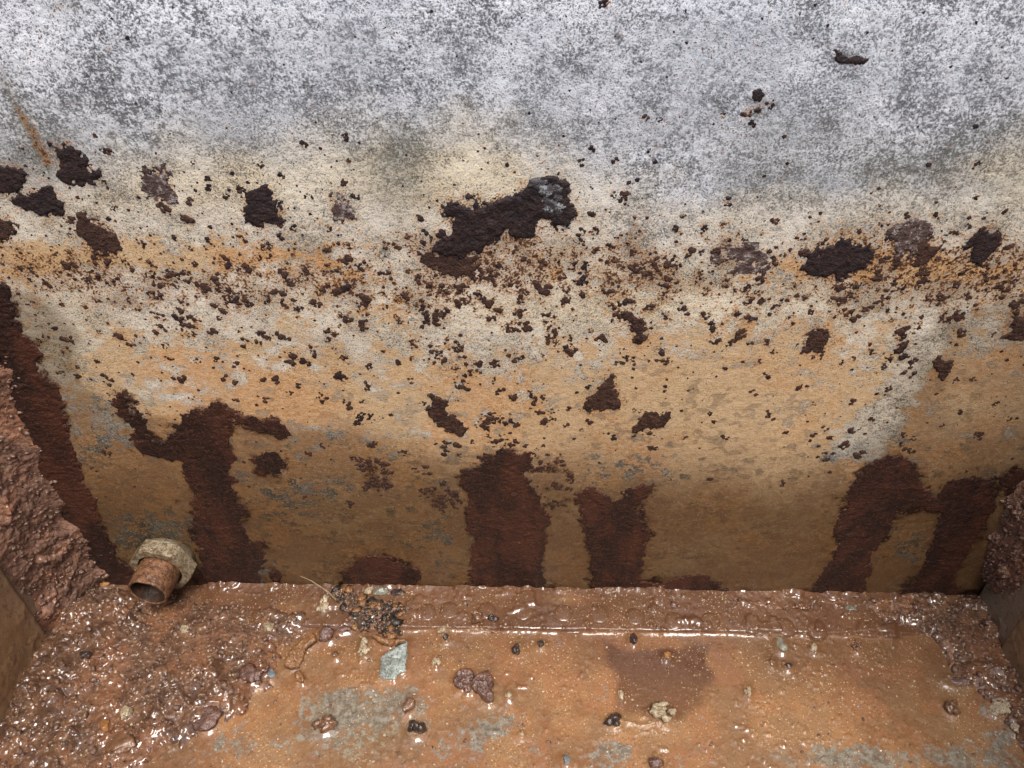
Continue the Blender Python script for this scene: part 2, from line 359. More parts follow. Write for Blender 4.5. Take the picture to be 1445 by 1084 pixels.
# ------------------------------------------------------------------ survey of the rust (photo pixels)
def Z(ox, oy, s, pts): return [(ox+x/s, oy+y/s) for x, y in pts]
PATCH = []                      # (kind, polygon in photo px, thickness mm, raggedness px, label)
def patch(kind, poly, th=0.8, rag=5, label=None): PATCH.append((kind, poly, th, rag*1.3 if rag > 3 else rag, label))
patch('scab', [(-14, 236), (15, 233), (30, 238), (37, 247), (32, 260), (22, 268), (8, 273), (-14, 274)])
patch('scab', [(72, 207), (95, 204), (106, 215), (115, 225), (125, 235), (136, 243), (130, 253), (115, 258), (100, 263), (92, 255), (88, 240), (85, 230), (76, 216)])
patch('scab', [(25, 282), (38, 268), (60, 262), (75, 265), (85, 277), (90, 288), (85, 300), (72, 304), (55, 300), (45, 292), (30, 295)])
patch('scab', [(344, 290), (355, 275), (368, 266), (382, 272), (392, 288), (396, 303), (380, 314), (362, 312), (348, 303)])
patch('scab', Z(482, 0, 3, [(425, 880), (450, 850), (490, 850), (545, 865), (570, 830), (620, 855), (660, 850), (700, 830), (740, 840), (770, 790), (820, 770), (880, 760), (940, 790), (970, 830), (980, 890), (930, 925), (870, 930), (830, 930), (815, 1000), (760, 1005), (710, 985), (660, 1010), (630, 1030), (600, 1075), (530, 1085), (450, 1075), (400, 1060), (420, 1010), (480, 990), (470, 930)]), 1.5, 5, 'large ragged black rust scab in the middle of the waterline')
patch('scab_brown', [(586, 352), (602, 346), (622, 350), (650, 364), (672, 366), (668, 378), (640, 384), (612, 372)], 0.4, 8)
patch('scab_grey', [(210, 243), (228, 240), (240, 255), (246, 275), (236, 290), (222, 286), (212, 268)], 0.6, 6)
patch('scab_grey', [(466, 278), (480, 272), (492, 285), (496, 302), (482, 304), (470, 292)], 0.6, 6)
patch('zinc_chip', [(757, 262), (772, 255), (788, 262), (796, 280), (792, 300), (776, 306), (764, 292), (766, 278)], 2.0, 5)
patch('scab_brown', [(112, 312), (130, 306), (148, 318), (158, 338), (150, 358), (132, 356), (124, 340), (112, 326)], 0.7, 8)
patch('scab_brown', [(-12, 300), (8, 302), (16, 318), (10, 338), (-12, 345)], 0.7, 7)
patch('scab', Z(963, 361, 3, [(530, 40), (545, 5), (600, -30), (690, -45), (740, -30), (785, 0), (780, 35), (760, 70), (700, 80), (660, 100), (620, 80), (560, 75)]), 1.0, 6)
patch('scab', [(1366, 349), (1376, 334), (1393, 323), (1408, 329), (1416, 338), (1409, 354), (1396, 364), (1380, 366), (1370, 360)], 0.9, 6)
patch('scab_grey', [(1258, 335), (1275, 322), (1294, 318), (1304, 330), (1296, 350), (1278, 366), (1264, 356)], 0.7, 6)
patch('scab_brown', [(1292, 350), (1306, 336), (1322, 340), (1318, 356), (1302, 374), (1288, 370)], 0.7, 6)
patch('scab_grey', [(1014, 356), (1030, 350), (1058, 354), (1076, 364), (1070, 372), (1046, 374), (1022, 368)], 0.35, 10)
patch('scab', [(1181, 73), (1193, 73), (1200, 80), (1218, 81), (1220, 92), (1208, 95), (1196, 90), (1184, 84)], 0.7, 3)
patch('scab', [(1066, 128), (1074, 123), (1080, 131), (1077, 140), (1069, 140)], 0.6, 3)
Z5 = lambda p: Z(482, 361, 3, p)
patch('scab_brown', Z5([(1145, 495), (1157, 545), (1165, 590), (1187, 625), (1150, 642), (1100, 640), (1040, 662), (1018, 640), (1030, 612), (1075, 575), (1110, 538)]), 0.9, 4, 'triangular brown rust scab on the tan film')
patch('scab_brown', Z5([(1185, 240), (1225, 235), (1247, 270), (1282, 300), (1297, 332), (1275, 362), (1250, 342), (1222, 300), (1200, 270)]), 0.9, 4)
patch('scab_brown', Z5([(362, 588), (400, 586), (432, 608), (452, 650), (482, 690), (522, 718), (520, 757), (478, 762), (428, 732), (388, 702), (395, 650), (372, 620)]), 0.9, 5)
patch('scab_brown', Z5([(1250, 692), (1290, 653), (1345, 648), (1384, 663), (1377, 702), (1330, 718), (1290, 746), (1228, 752), (1218, 735)]), 0.8, 6)
patch('scab_brown', Z(963, 361, 3, [(518, 370), (533, 325), (560, 310), (602, 328), (623, 355), (605, 377), (580, 397), (545, 402), (508, 407)]), 0.9, 4)
patch('scab_brown', Z(963, 361, 3, [(1075, 460), (1110, 438), (1143, 448), (1142, 482), (1112, 522), (1090, 530), (1068, 500)]), 0.9, 4)
patch('scab_brown', Z(963, 361, 3, [(1400, 268), (1475, 262), (1475, 352), (1415, 362), (1368, 340), (1390, 310)]), 0.8, 5)
patch('run', [(361, 651), (370, 644), (384, 640), (402, 655), (392, 668), (370, 670), (361, 663)], 0.6, 5)
# the dark red runs low on the wall
A = Z(0, 361, 3, [(505, 600), (520, 570), (545, 620), (565, 660), (610, 690), (640, 740), (660, 780), (700, 800), (735, 770), (755, 720), (800, 680), (840, 652), (890, 662), (930, 625), (970, 648), (1040, 688), (1100, 688), (1150, 690), (1190, 730), (1207, 772), (1160, 762), (1110, 742), (1050, 722), (990, 695), (962, 720), (975, 790), (987, 850), (967, 900), (977, 970)])
patch('run', A+[(328, 695), (349, 721), (341, 751), (354, 769), (373, 766), (364, 792), (366, 820), (384, 836), (284, 836), (283, 777), (268, 743), (278, 713), (270, 685), (256, 650), (233, 645), (213, 644), (200, 634), (187, 628), (193, 614), (187, 598), (170, 584)], 0.9, 6, 'long dark red rust run beside the pipe fitting')
patch('run', Z5([(605, 850), (650, 825), (720, 818), (790, 850), (803, 900), (765, 915), (790, 960), (822, 1000), (842, 1050)])+[(765, 722), (771, 760), (763, 800), (768, 838), (662, 838), (668, 770), (660, 730), (659, 700), (649, 680), (652, 668), (668, 662), (682, 664)], 1.0, 5, 'broad dark red rust run below the big scab')
patch('run', Z5([(1005, 1000), (1060, 982), (1110, 1010), (1160, 1040), (1210, 1010), (1270, 968), (1312, 970), (1290, 1012), (1252, 1062)])+[(905, 722), (915, 745), (905, 775), (900, 800), (893, 838), (838, 838), (835, 790), (832, 760), (825, 730), (818, 702)], 0.9, 6, 'short dark red rust run right of the broad one')
patch('run', [(1193, 722), (1200, 694), (1210, 671), (1226, 654), (1246, 648), (1270, 646), (1290, 654), (1293, 671), (1303, 684), (1313, 694), (1323, 698), (1340, 681), (1363, 676), (1390, 676), (1400, 684), (1405, 698), (1402, 710), (1388, 743), (1370, 770), (1351, 796), (1344, 811), (1352, 828), (1343, 838), (1262, 838), (1284, 822), (1303, 803), (1314, 773), (1321, 740), (1325, 721), (1302, 714), (1276, 721), (1258, 714), (1261, 725), (1254, 751), (1232, 777), (1222, 803), (1222, 840), (1140, 840), (1153, 818), (1172, 796), (1183, 773), (1179, 747), (1192, 714)], 1.0, 4, 'forked dark red rust run near the right corner')
patch('run', Z(360, 780, 3.565, [(425, 195), (440, 110), (500, 40), (560, 12), (640, 12), (720, 48), (780, 68), (818, 110), (805, 200)]), 0.9, 5)
patch('run', Z(700, 780, 3.565, [(500, 200), (700, 150), (830, 150), (950, 122), (1060, 118), (1130, 158), (1155, 190), (1080, 228), (900, 226), (520, 222)]), 0.9, 5)
patch('run', [(1408, 672), (1475, 655), (1475, 720), (1425, 700)], 0.7, 5)
patch('run', [(-30, 395), (0, 404), (15, 406), (21, 420), (23, 440), (28, 465), (50, 483), (54, 495), (60, 520), (72, 540), (87, 570), (95, 600), (97, 625), (110, 655), (118, 685), (132, 715), (145, 740), (156, 766), (166, 788), (188, 803), (195, 838), (95, 838), (40, 700), (-30, 560)], 1.1, 5, 'tall dark red rust band along the left corner')
patch('run', [(381, 806), (389, 802), (397, 806), (398, 816), (391, 822), (382, 818)], 0.6, 2)
patch('run', [(690, 838), (700, 822), (735, 828), (790, 836), (790, 841)], 1.2, 3)
SPARSE = [  # patches of loosely packed scabs
    [(748, 640), (772, 639), (792, 644), (809, 661), (815, 678), (803, 682), (806, 705), (803, 722), (768, 722), (765, 694), (775, 678), (758, 661)],
    [(590, 690), (625, 680), (650, 700), (650, 722), (610, 720)], [(500, 650), (530, 648), (556, 665), (552, 690), (525, 694)]]

SPOT = []
def spots(ox, oy, s, lst):
    for x, y, r in lst: SPOT.append((ox+x/s, oy+y/s, r/s))
spots(0, 0, 3, [(795, 930, 24), (615, 715, 20), (695, 885, 24), (590, 1030, 18), (1130, 1040, 26), (1280, 612, 14), (885, 755, 12), (885, 795, 12), (810, 860, 18), (1200, 870, 16), (540, 890, 10), (825, 685, 12), (1110, 690, 16), (1190, 745, 12), (655, 715, 12), (1355, 628, 8), (100, 640, 16), (405, 573, 8), (543, 157, 8), (460, 640, 14), (1300, 820, 7), (340, 930, 10), (460, 930, 9), (740, 1010, 12), (880, 1020, 14), (1240, 965, 14), (1390, 965, 12), (1015, 1010, 14), (1380, 1055, 14), (890, 960, 9), (960, 540, 6)])
spots(482, 0, 3, [(1280, 497, 15), (1338, 505, 12), (1157, 683, 14), (1328, 683, 10), (1300, 640, 9), (1150, 815, 16), (1203, 815, 22), (1058, 900, 16), (1013, 980, 14), (1240, 915, 8), (1295, 915, 10), (1410, 965, 12), (1345, 905, 8), (15, 575, 14), (65, 830, 16), (5, 770, 14), (240, 1045, 14), (1215, 770, 8), (430, 1000, 25), (1110, 12, 14), (1235, 1060, 14), (985, 1070, 12), (920, 610, 10), (915, 940, 26), (1070, 1050, 14), (1130, 1030, 10), (330, 920, 14), (30, 680, 10), (700, 690, 10), (360, 1010, 22), (1250, 760, 8), (1180, 845, 10)])
spots(963, 0, 3, [(380, 447, 16), (318, 466, 12), (278, 480, 18), (293, 525, 12), (355, 435, 10), (175, 490, 12), (430, 577, 7), (1245, 538, 10), (975, 487, 8), (755, 390, 8), (440, 690, 10), (1045, 700, 10), (1248, 700, 14), (800, 820, 5), (833, 800, 6), (190, 850, 14), (395, 935, 16), (955, 915, 12), (1075, 912, 10), (920, 990, 28), (1140, 990, 14), (345, 745, 0.1+6), (590, 1030, 18), (150, 1060, 20), (30, 1060, 18), (510, 1000, 12), (1210, 960, 12), (1370, 900, 12), (870, 1000, 16)])
spots(0, 361, 3, [(90, 50, 14), (135, 65, 22), (295, 45, 25), (205, 128, 30), (375, 110, 14), (412, 90, 10), (465, 118, 16), (413, 188, 12), (553, 193, 12), (525, 35, 14), (495, 97, 10), (430, 10, 25), (585, 227, 10), (660, 170, 32), (630, 85, 25), (670, 120, 25), (720, 80, 30), (790, 90, 30), (740, 120, 20), (850, 125, 22), (880, 140, 22), (910, 100, 30), (955, 160, 28), (1020, 190, 36), (990, 180, 20), (940, 20, 25), (1035, 50, 30), (965, 40, 18), (775, 188, 16), (905, 213, 14), (943, 235, 16), (770, 240, 16), (790, 300, 42), (760, 270, 20), (820, 270, 20), (690, 265, 18), (660, 255, 10), (675, 320, 20), (700, 378, 18), (895, 320, 18), (513, 345, 20), (290, 352, 22), (278, 405, 16), (410, 447, 11), (840, 445, 16), (912, 438, 12), (942, 472, 6), (990, 470, 7), (1055, 486, 9), (1035, 372, 18), (1090, 372, 16), (1130, 335, 18), (1110, 330, 14), (1185, 335, 16), (1220, 345, 14), (1400, 330, 24), (1385, 352, 12), (1130, 175, 18), (1160, 150, 18), (1190, 160, 18), (1215, 200, 18), (1245, 185, 10), (1330, 205, 22), (1350, 150, 16), (1375, 140, 18), (1430, 150, 25), (1300, 90, 25), (1240, 110, 20), (1200, 70, 20), (1290, 60, 14), (1390, 50, 16), (1245, 440, 35), (1325, 410, 18), (1290, 455, 20), (1430, 505, 22), (975, 525, 22), (1112, 530, 16), (1165, 530, 18), (1270, 555, 16), (1217, 577, 16), (1365, 605, 26), (1130, 615, 16), (1005, 612, 10), (765, 525, 28), (450, 525, 30), (330, 515, 14), (270, 500, 14), (240, 497, 8), (470, 605, 14), (935, 265, 12), (1255, 225, 12), (1185, 430, 6), (1010, 318, 8), (575, 340, 7), (455, 285, 9), (450, 830, 24), (400, 905, 12), (1290, 1020, 12), (1250, 1060, 12), (1340, 1010, 6), (640, 40, 16), (560, 60, 10)])
spots(482, 361, 3, [(95, 45, 20), (20, 10, 20), (185, 80, 30), (20, 135, 25), (100, 175, 25), (105, 200, 16), (20, 270, 25), (95, 300, 22), (270, 170, 22), (340, 208, 24), (385, 48, 28), (340, 100, 22), (395, 130, 25), (400, 255, 38), (360, 265, 22), (440, 225, 18), (345, 300, 10), (300, 370, 18), (245, 265, 10), (490, 190, 25), (530, 175, 25), (570, 170, 20), (500, 130, 30), (440, 150, 14), (520, 15, 22), (620, 60, 45), (570, 80, 30), (640, 95, 25), (700, 120, 25), (735, 120, 20), (770, 20, 22), (850, 30, 30), (770, 145, 20), (830, 120, 25), (870, 140, 25), (760, 185, 18), (620, 190, 22), (665, 225, 18), (632, 270, 18), (705, 305, 20), (750, 300, 38), (790, 295, 20), (750, 240, 25), (880, 262, 25), (895, 315, 28), (890, 360, 18), (910, 355, 12), (965, 395, 30), (940, 385, 18), (970, 345, 14), (1105, 350, 26), (955, 185, 20), (960, 130, 20), (1020, 100, 28), (1015, 155, 18), (1000, 45, 35), (920, 75, 25), (1130, 130, 25), (1135, 190, 14), (1155, 215, 10), (1240, 40, 25), (1230, 75, 16), (1300, 60, 35), (1355, 20, 25), (1385, 105, 30), (1370, 165, 20), (1415, 140, 16), (1440, 215, 14), (1160, 250, 25), (1370, 250, 14), (1282, 218, 8), (1190, 185, 20), (1215, 185, 16), (1350, 400, 18), (1360, 440, 22), (1385, 435, 10), (1170, 450, 18), (1205, 425, 12), (1235, 425, 8), (400, 395, 28), (415, 420, 18), (460, 390, 20), (490, 380, 25), (505, 410, 18), (435, 445, 16), (480, 470, 12), (240, 450, 14), (120, 468, 14), (295, 530, 12), (10, 435, 14), (10, 525, 20), (110, 555, 20), (560, 470, 35), (635, 450, 25), (655, 465, 12), (740, 425, 30), (525, 550, 28), (500, 550, 14), (680, 560, 14), (720, 600, 20), (660, 580, 10), (640, 520, 10), (640, 540, 8), (800, 590, 10), (830, 615, 28), (855, 595, 10), (850, 665, 25), (895, 690, 14), (890, 655, 10), (860, 700, 20), (800, 645, 6), (85, 620, 10), (35, 640, 16), (90, 690, 42), (175, 687, 8), (335, 622, 16), (240, 580, 6), (130, 800, 25), (260, 828, 16), (430, 800, 30), (480, 800, 22), (445, 840, 22), (500, 850, 16), (555, 790, 12), (630, 690, 48), (700, 700, 25), (740, 715, 16), (600, 720, 30), (660, 780, 45), (720, 790, 25), (780, 805, 10), (600, 845, 20), (1050, 697, 14), (1020, 735, 10), (1155, 765, 14), (1130, 748, 7), (1315, 810, 24), (1240, 650, 10), (1265, 652, 10), (1370, 600, 8), (1365, 567, 8), (1310, 565, 5), (1355, 770, 6), (860, 770, 6), (858, 803, 10), (1090, 875, 6), (1140, 875, 6), (75, 870, 38), (185, 880, 20), (165, 960, 45), (40, 1045, 25), (100, 980, 20), (355, 905, 22), (315, 905, 10), (425, 965, 10), (355, 1000, 36), (400, 1040, 32), (470, 1000, 30)])
spots(963, 361, 3, [(375, 25, 28), (330, 75, 22), (270, 130, 16), (275, 180, 18), (320, 155, 16), (330, 190, 12), (105, 150, 18), (65, 98, 18), (180, 110, 16), (230, 240, 12), (270, 265, 18), (100, 250, 18), (120, 275, 12), (125, 305, 14), (245, 318, 18), (225, 345, 18), (137, 345, 22), (165, 282, 6), (467, 285, 8), (545, 237, 12), (518, 175, 12), (540, 160, 8), (470, 240, 5), (475, 130, 10), (395, 220, 14), (350, 362, 14), (295, 367, 7), (395, 410, 16), (180, 472, 10), (257, 446, 7), (325, 443, 10), (365, 512, 9), (45, 488, 8), (142, 507, 5), (25, 566, 6), (113, 665, 10), (82, 700, 8), (12, 764, 10), (185, 766, 18), (365, 670, 18), (493, 555, 16), (527, 553, 8), (553, 625, 12), (717, 618, 13), (520, 673, 9), (530, 700, 6), (435, 748, 11), (600, 730, 12), (557, 757, 12), (540, 780, 8), (625, 765, 14), (725, 740, 26), (690, 800, 22), (605, 833, 10), (608, 860, 16), (637, 835, 9), (572, 850, 8), (575, 805, 8), (770, 830, 16), (740, 845, 22), (800, 695, 12), (853, 707, 6), (868, 707, 5), (720, 438, 10), (570, 432, 16), (852, 475, 11), (920, 425, 35), (885, 425, 18), (935, 385, 28), (945, 320, 35), (920, 345, 20), (975, 455, 22), (955, 505, 20), (870, 567, 14), (860, 590, 8), (1010, 265, 10), (1000, 290, 8), (1005, 310, 8), (1140, 260, 36), (1165, 265, 22), (1187, 327, 20), (1150, 537, 16), (1160, 382, 8), (1080, 587, 8), (1238, 530, 14), (1175, 663, 12), (1383, 690, 10), (1260, 757, 26), (1103, 717, 10), (1035, 708, 8), (940, 760, 14), (975, 770, 16), (930, 800, 14), (940, 825, 20), (975, 825, 14), (1060, 912, 9), (425, 963, 18), (115, 945, 14), (625, 912, 8), (535, 930, 8), (770, 235, 14), (870, 235, 8), (825, 212, 18), (820, 100, 25), (830, 70, 14), (860, 165, 20), (695, 185, 20), (660, 190, 22), (700, 240, 28), (735, 268, 16), (740, 185, 10), (680, 140, 28), (655, 135, 18), (740, 130, 14), (835, 145, 12), (925, 140, 18), (900, 120, 10), (1010, 110, 30), (1000, 140, 16), (1015, 70, 20), (1055, 180, 14), (1100, 185, 24), (1195, 65, 18), (1310, 90, 28), (1165, 125, 16), (1350, 155, 36), (1215, 175, 14), (1245, 212, 7), (1425, 210, 22), (1415, 240, 16), (1320, 335, 10), (1355, 408, 6), (1390, 60, 20), (945, 265, 6), (890, 275, 10), (1405, 105, 14), (1290, 30, 20), (915, 20, 36), (850, 20, 20)])
# small ones nobody could place one by one: they follow the same bands
for poly in SPARSE:
    P = np.array(poly); n = 0
    while n < 26:
        x = rng.uniform(P[:, 0].min(), P[:, 0].max()); y = rng.uniform(P[:, 1].min(), P[:, 1].max())
        if sdf_poly(np.array([x]), np.array([y]), poly)[0] > 0: SPOT.append((x, y, rng.uniform(2.5, 6))); n += 1
n = 0
while n < 2600:
    x = rng.uniform(-20, 1465); y = rng.uniform(190, 720)
    d = 0.9*math.exp(-((y-375)/55)**2)+0.35*math.exp(-((y-470)/90)**2)*(1.0 if x < 1000 else 0.6)+0.14*(y > 560)*(x < 830)+0.05*(y > 560)
    d += 0.5*math.exp(-((y-270)/40)**2)*(x < 500)+0.5*math.exp(-((x-730)/150)**2-((y-310)/70)**2)
    if rng.random() < d*0.8: SPOT.append((x, y, rng.gamma(1.6, 0.6)+0.5)); n += 1
for i in range(120): SPOT.append((rng.uniform(0, 1445), rng.uniform(0, 240), rng.uniform(0.7, 1.6)))

# ------------------------------------------------------------------ back wall
RES = 0.00078
xs = np.arange(-HW, HW+RES/2, RES); zs = np.arange(0.0, 0.405, RES)
X, Zg = np.meshgrid(xs, zs); U, V = survey(X, 0*X, Zg)
w1 = fbm(X, Zg, 30, 4, 1)-0.5; w2 = fbm(X, Zg, 90, 4, 2)-0.5; w3 = fbm(X, Zg, 11, 3, 3)-0.5
Uw = U+w1*90; Vw = V+w2*70+w1*60+w3*150
halo = np.zeros_like(X)
for kind, poly, th, rag, lab in PATCH:
    P = np.array(poly); R = 60
    if P[:, 1].max() > 600: continue
    sel = (U > P[:, 0].min()-R) & (U < P[:, 0].max()+R) & (V > P[:, 1].min()-R) & (V < P[:, 1].max()+R)
    d = sdf_poly(U[sel], V[sel], poly); big = min(1.0, (P[:, 0].max()-P[:, 0].min())/90)
    g = 0.54*np.exp(-np.clip(-d, 0, None)/(6+12*big))
    if P[:, 1].mean() < 150: g *= 0.4
    halo[sel] = np.maximum(halo[sel], g)
for x, y, r in SPOT:
    if y > 600 or r < 1.5: continue
    sx, sz = on_wall(x, y); i = int(round((sx+HW)/RES)); j = int(round(sz/RES)); q = 16
    a0, a1, b0, b1 = max(j-q, 0), j+q+1, max(i-q, 0), i+q+1
    u = U[a0:a1, b0:b1]; v = V[a0:a1, b0:b1]
    if u.size == 0: continue
    amp = (0.42 if 300 < y < 440 else 0.32)
    halo[a0:a1, b0:b1] = np.maximum(halo[a0:a1, b0:b1], amp*np.exp(-np.clip(np.hypot(u-x, v-y)-r, 0, None)/(2.5+r*0.5)))
halo += 0.55*np.exp(-((V-376+w1*60)/46)**2)*np.clip(fbm(X, Zg, 36, 4, 21)*3.0-1.0, 0, 1)+0.05*gauss(U, V, 700, 300, 150, 80)+0.21*np.exp(-((V-425)/95)**2)*(0.5+fbm(X, Zg, 25, 3, 23))
halo += 0.95*np.exp(-(seg_dist(U+w2*20, V, [(18, 130), (36, 165), (66, 230)])/6)**2)*sstep(130, 165, V)
# tone fields
cream = sstep(185, 310, Vw+20*w3)*0.72*(1-sstep(560, 660, Vw))
cream += 0.5*gauss(U, V, 700, 240, 130, 60)+0.4*gauss(U, V, 320, 250, 160, 40)+0.35*gauss(U, V, 850, 430, 330, 40)
cream -= 0.45*gauss(U, V, 560, 240, 40, 60)+0.3*gauss(U, V, 1050, 180, 90, 60)+0.4*gauss(U, V, 1180, 240, 200, 60)
film = sstep(300, 400, Vw)*0.43+sstep(430, 560, Vw)*0.26+sstep(540, 640, Vw)*0.13
film += 0.35*gauss(U, V, 60, 350, 120, 32)+0.3*gauss(U, V, 1060, 325, 60, 16)+0.2*gauss(U, V, 1330, 370, 120, 40)
film += 0.22*gauss(U, V, 440, 575, 90, 30)+0.25*gauss(U, V, 1000, 520, 160, 80)+0.30*gauss(U, V, 210, 690, 60, 40)+0.3*gauss(U, V, 1380, 540, 70, 40)
film += 0.2*gauss(U, V, 1050, 740, 220, 60)+0.35*gauss(U, V, 800, 800, 40, 40)+0.3*gauss(U, V, 1120, 825, 130, 20)+0.22*gauss(U, V, 560, 440, 40, 30)
film -= 0.36*gauss(U, V, 160, 405, 50, 26)+0.28*gauss(U, V, 240, 440, 18, 50)+0.3*gauss(U, V, 610, 410, 60, 18, 30)+0.34*gauss(U, V, 775, 425, 70, 20, 30)+0.25*gauss(U, V, 1180, 420, 200, 24)
film -= 0.5*gauss(U, V, 1305, 480, 22, 60, 30)+0.42*gauss(U, V, 1245, 610, 36, 60, 35)+0.25*gauss(U, V, 1200, 610, 40, 30)
film -= 0.35*gauss(U, V, 90, 480, 50, 80)+0.34*gauss(U, V, 150, 610, 70, 40)+0.3*gauss(U, V, 240, 550, 60, 24)+0.25*gauss(U, V, 430, 610, 90, 16)+0.22*gauss(U, V, 560, 620, 90, 16)
film -= 0.5*gauss(U, V, 215, 752, 62, 34)+0.3*gauss(U, V, 420, 690, 90, 40)+0.3*gauss(U, V, 370, 800, 20, 50)+0.3*gauss(U, V, 900, 660, 90, 26)+0.3*gauss(U, V, 1285, 780, 30, 60)+0.3*gauss(U, V, 830, 790, 14, 26)
film -= 0.25*gauss(U, V, 620, 760, 40, 40)+0.12*gauss(U, V, 450, 460, 420, 70)
film += 0.36*gauss(U, V, 200, 365, 230, 22)+0.25*gauss(U, V, 1300, 385, 200, 22)+0.15*gauss(U, V, 700, 385, 300, 20)
streak = np.exp(-(seg_dist(U+w2*30, V+w1*30, [(1345, 435), (1305, 480), (1280, 545), (1225, 615), (1180, 640)])/20)**2)
film -= 0.22*gauss(U, V, 250, 425, 130, 36)+0.20*gauss(U, V, 640, 440, 150, 40)+0.12*gauss(U, V, 1120, 430, 160, 30)
film -= 0.42*streak+0.3*gauss(U, V, 610, 410, 60, 16, 30)+0.3*gauss(U, V, 775, 425, 70, 18, 30)+0.25*gauss(U, V, 170, 405, 50, 20)+0.2*gauss(U, V, 960, 450, 40, 20)
wet_shade_poly = [(-80, 380), (10, 412), (70, 425), (112, 470), (118, 540), (190, 585), (260, 600), (345, 590), (420, 606), (470, 596), (560, 625), (700, 650), (860, 645), (1000, 655), (1120, 668), (1200, 648), (1252, 600), (1290, 520), (1340, 452), (1400, 430), (1540, 400), (1540, 900), (-80, 900)]  # outline of the shade painted on the lower wall
dw = sdf_poly(U+w2*40+w1*30, V+w2*34, wet_shade_poly)
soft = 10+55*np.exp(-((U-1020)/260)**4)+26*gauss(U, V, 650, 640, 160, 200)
wet = sstep(-1, 1, dw/soft)*(0.62+0.38*sstep(600, 740, V))  # shadow of the front rim painted in together with the damp
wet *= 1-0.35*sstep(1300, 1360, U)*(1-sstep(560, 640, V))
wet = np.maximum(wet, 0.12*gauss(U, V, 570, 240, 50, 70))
white = 0.55*gauss(U, V, 270, 20, 180, 40)+0.5*gauss(U, V, 900, 0, 500, 30)+0.55*gauss(U, V, 610, 405, 50, 14, 30)+0.6*gauss(U, V, 770, 425, 60, 16, 30)+0.5*gauss(U, V, 165, 400, 40, 20)+0.35*gauss(U, V, 1140, 220, 90, 20)+0.45*gauss(U, V, 1310, 460, 18, 40, 30)+0.4*gauss(U, V, 60, 100, 120, 60)+0.4*gauss(U, V, 1350, 60, 130, 60)
white += 0.45*gauss(U, V, 240, 420, 120, 34)+0.4*gauss(U, V, 640, 440, 140, 36)+0.25*streak*(V < 640)+0.4*gauss(U, V, 680, 410, 160, 30)
white += 0.8*np.clip(fbm(X, Zg, 26, 4, 31)-0.52, 0, 1)*(V < 330)
olive = 0.7*sstep(120, 200, V)*(1-sstep(230, 330, V))*np.clip(fbm(X, Zg, 18, 3, 41)*2-0.6, 0, 1)+0.9*gauss(U, V, 575, 250, 60, 60)+0.8*sstep(560, 640, V)+0.9*gauss(U, V, 90, 480, 50, 80)+0.5*gauss(U, V, 1445, 270, 60, 50)
olive += 0.9*np.exp(-seg_dist(U, V, [(-10, 85), (30, 160), (64, 232)])/9)+0.45*gauss(U, V, 100, 5, 40, 20)
hgt = (fbm(X, Zg, 450, 2, 5)-0.5)*0.00040*(1-0.55*np.clip(film, 0, 1))+(fbm(X, Zg, 60, 3, 6)-0.5)*0.0003+(fbm(X, Zg, 6, 2, 8)-0.5)*0.003
hgt += np.clip(film, 0, 1)*0.0002
HGT = hgt
co = np.stack([X, -hgt, Zg], -1).reshape(-1, 3)
tone = np.clip(np.stack([cream, film, wet], -1), -0.5, 1.2).reshape(-1, 3)  # wet holds painted rim shade and damp
bleed = np.zeros_like(U)
for kind, poly, th, rag, lab in PATCH:
    if kind != 'run': continue
    P = np.array(poly); sel = (U > P[:, 0].min()-40) & (U < P[:, 0].max()+40) & (V > P[:, 1].min()-40) & (V < P[:, 1].max()+40)
    d = sdf_poly(U[sel]+w2[sel]*20, V[sel]+w1[sel]*20, poly); bleed[sel] = np.maximum(bleed[sel], 0.60*np.exp(-np.clip(-d, 0, None)/10))
bleed = np.maximum(bleed, 0.62*np.exp(-np.clip(836-V, 0, None)/7))
for poly in SPARSE: bleed = np.maximum(bleed, 0.42*sstep(-12, 12, sdf_poly(U, V, poly)))
halo += 0.2*gauss(U, V, 365, 85, 10, 60)+0.2*gauss(U, V, 1195, 20, 14, 60)+0.2*gauss(U, V, 860, 20, 70, 30)+0.25*gauss(U, V, 1068, 148, 18, 22)
halo = 0.64*np.tanh(halo/0.64)                            # rust bleed never closes into a solid coat
stain = np.clip(np.stack([halo, white, olive, bleed], -1), 0, 1).reshape(-1, 4)
q = grid_faces(*X.shape)
bv, bq = box_arrays(-HW-0.004, HW+0.004, 0.0035, 0.0065, -0.006, TOP, len(co))
co = np.concatenate([co, bv]); tone = np.concatenate([tone, np.zeros((8, 3))]); stain = np.concatenate([stain, np.zeros((8, 4))])
bv, bq2 = box_arrays(-HW, HW, 0.0005, 0.0034, zs[-1]+1e-5, TOP, len(co))
co = np.concatenate([co, bv]); tone = np.concatenate([tone, np.zeros((8, 3))]); stain = np.concatenate([stain, np.zeros((8, 4))])
grain = np.concatenate([np.stack([fbm(X, Zg, 70, 5, 15, 0.6), fbm(X, Zg, 22, 4, 16, 0.6), fbm(X, Zg*1.25, 150, 4, 17, 0.6)], -1).reshape(-1, 3), np.full((16, 3), 0.5)])
me = raw_mesh('back_wall', co, np.concatenate([q, bq, bq2]), attrs={'tone': tone, 'stain': stain, 'grain': grain})
back_wall = tag(link('back_wall', me, M['wall']), 'corroded galvanised back wall of the open metal tank', kind='structure')

def wall_height(x, z):
    i = np.clip(np.rint((x+HW)/RES).astype(int), 0, len(xs)-1); j = np.clip(np.rint(z/RES).astype(int), 0, len(zs)-1)
    return HGT[j, i]

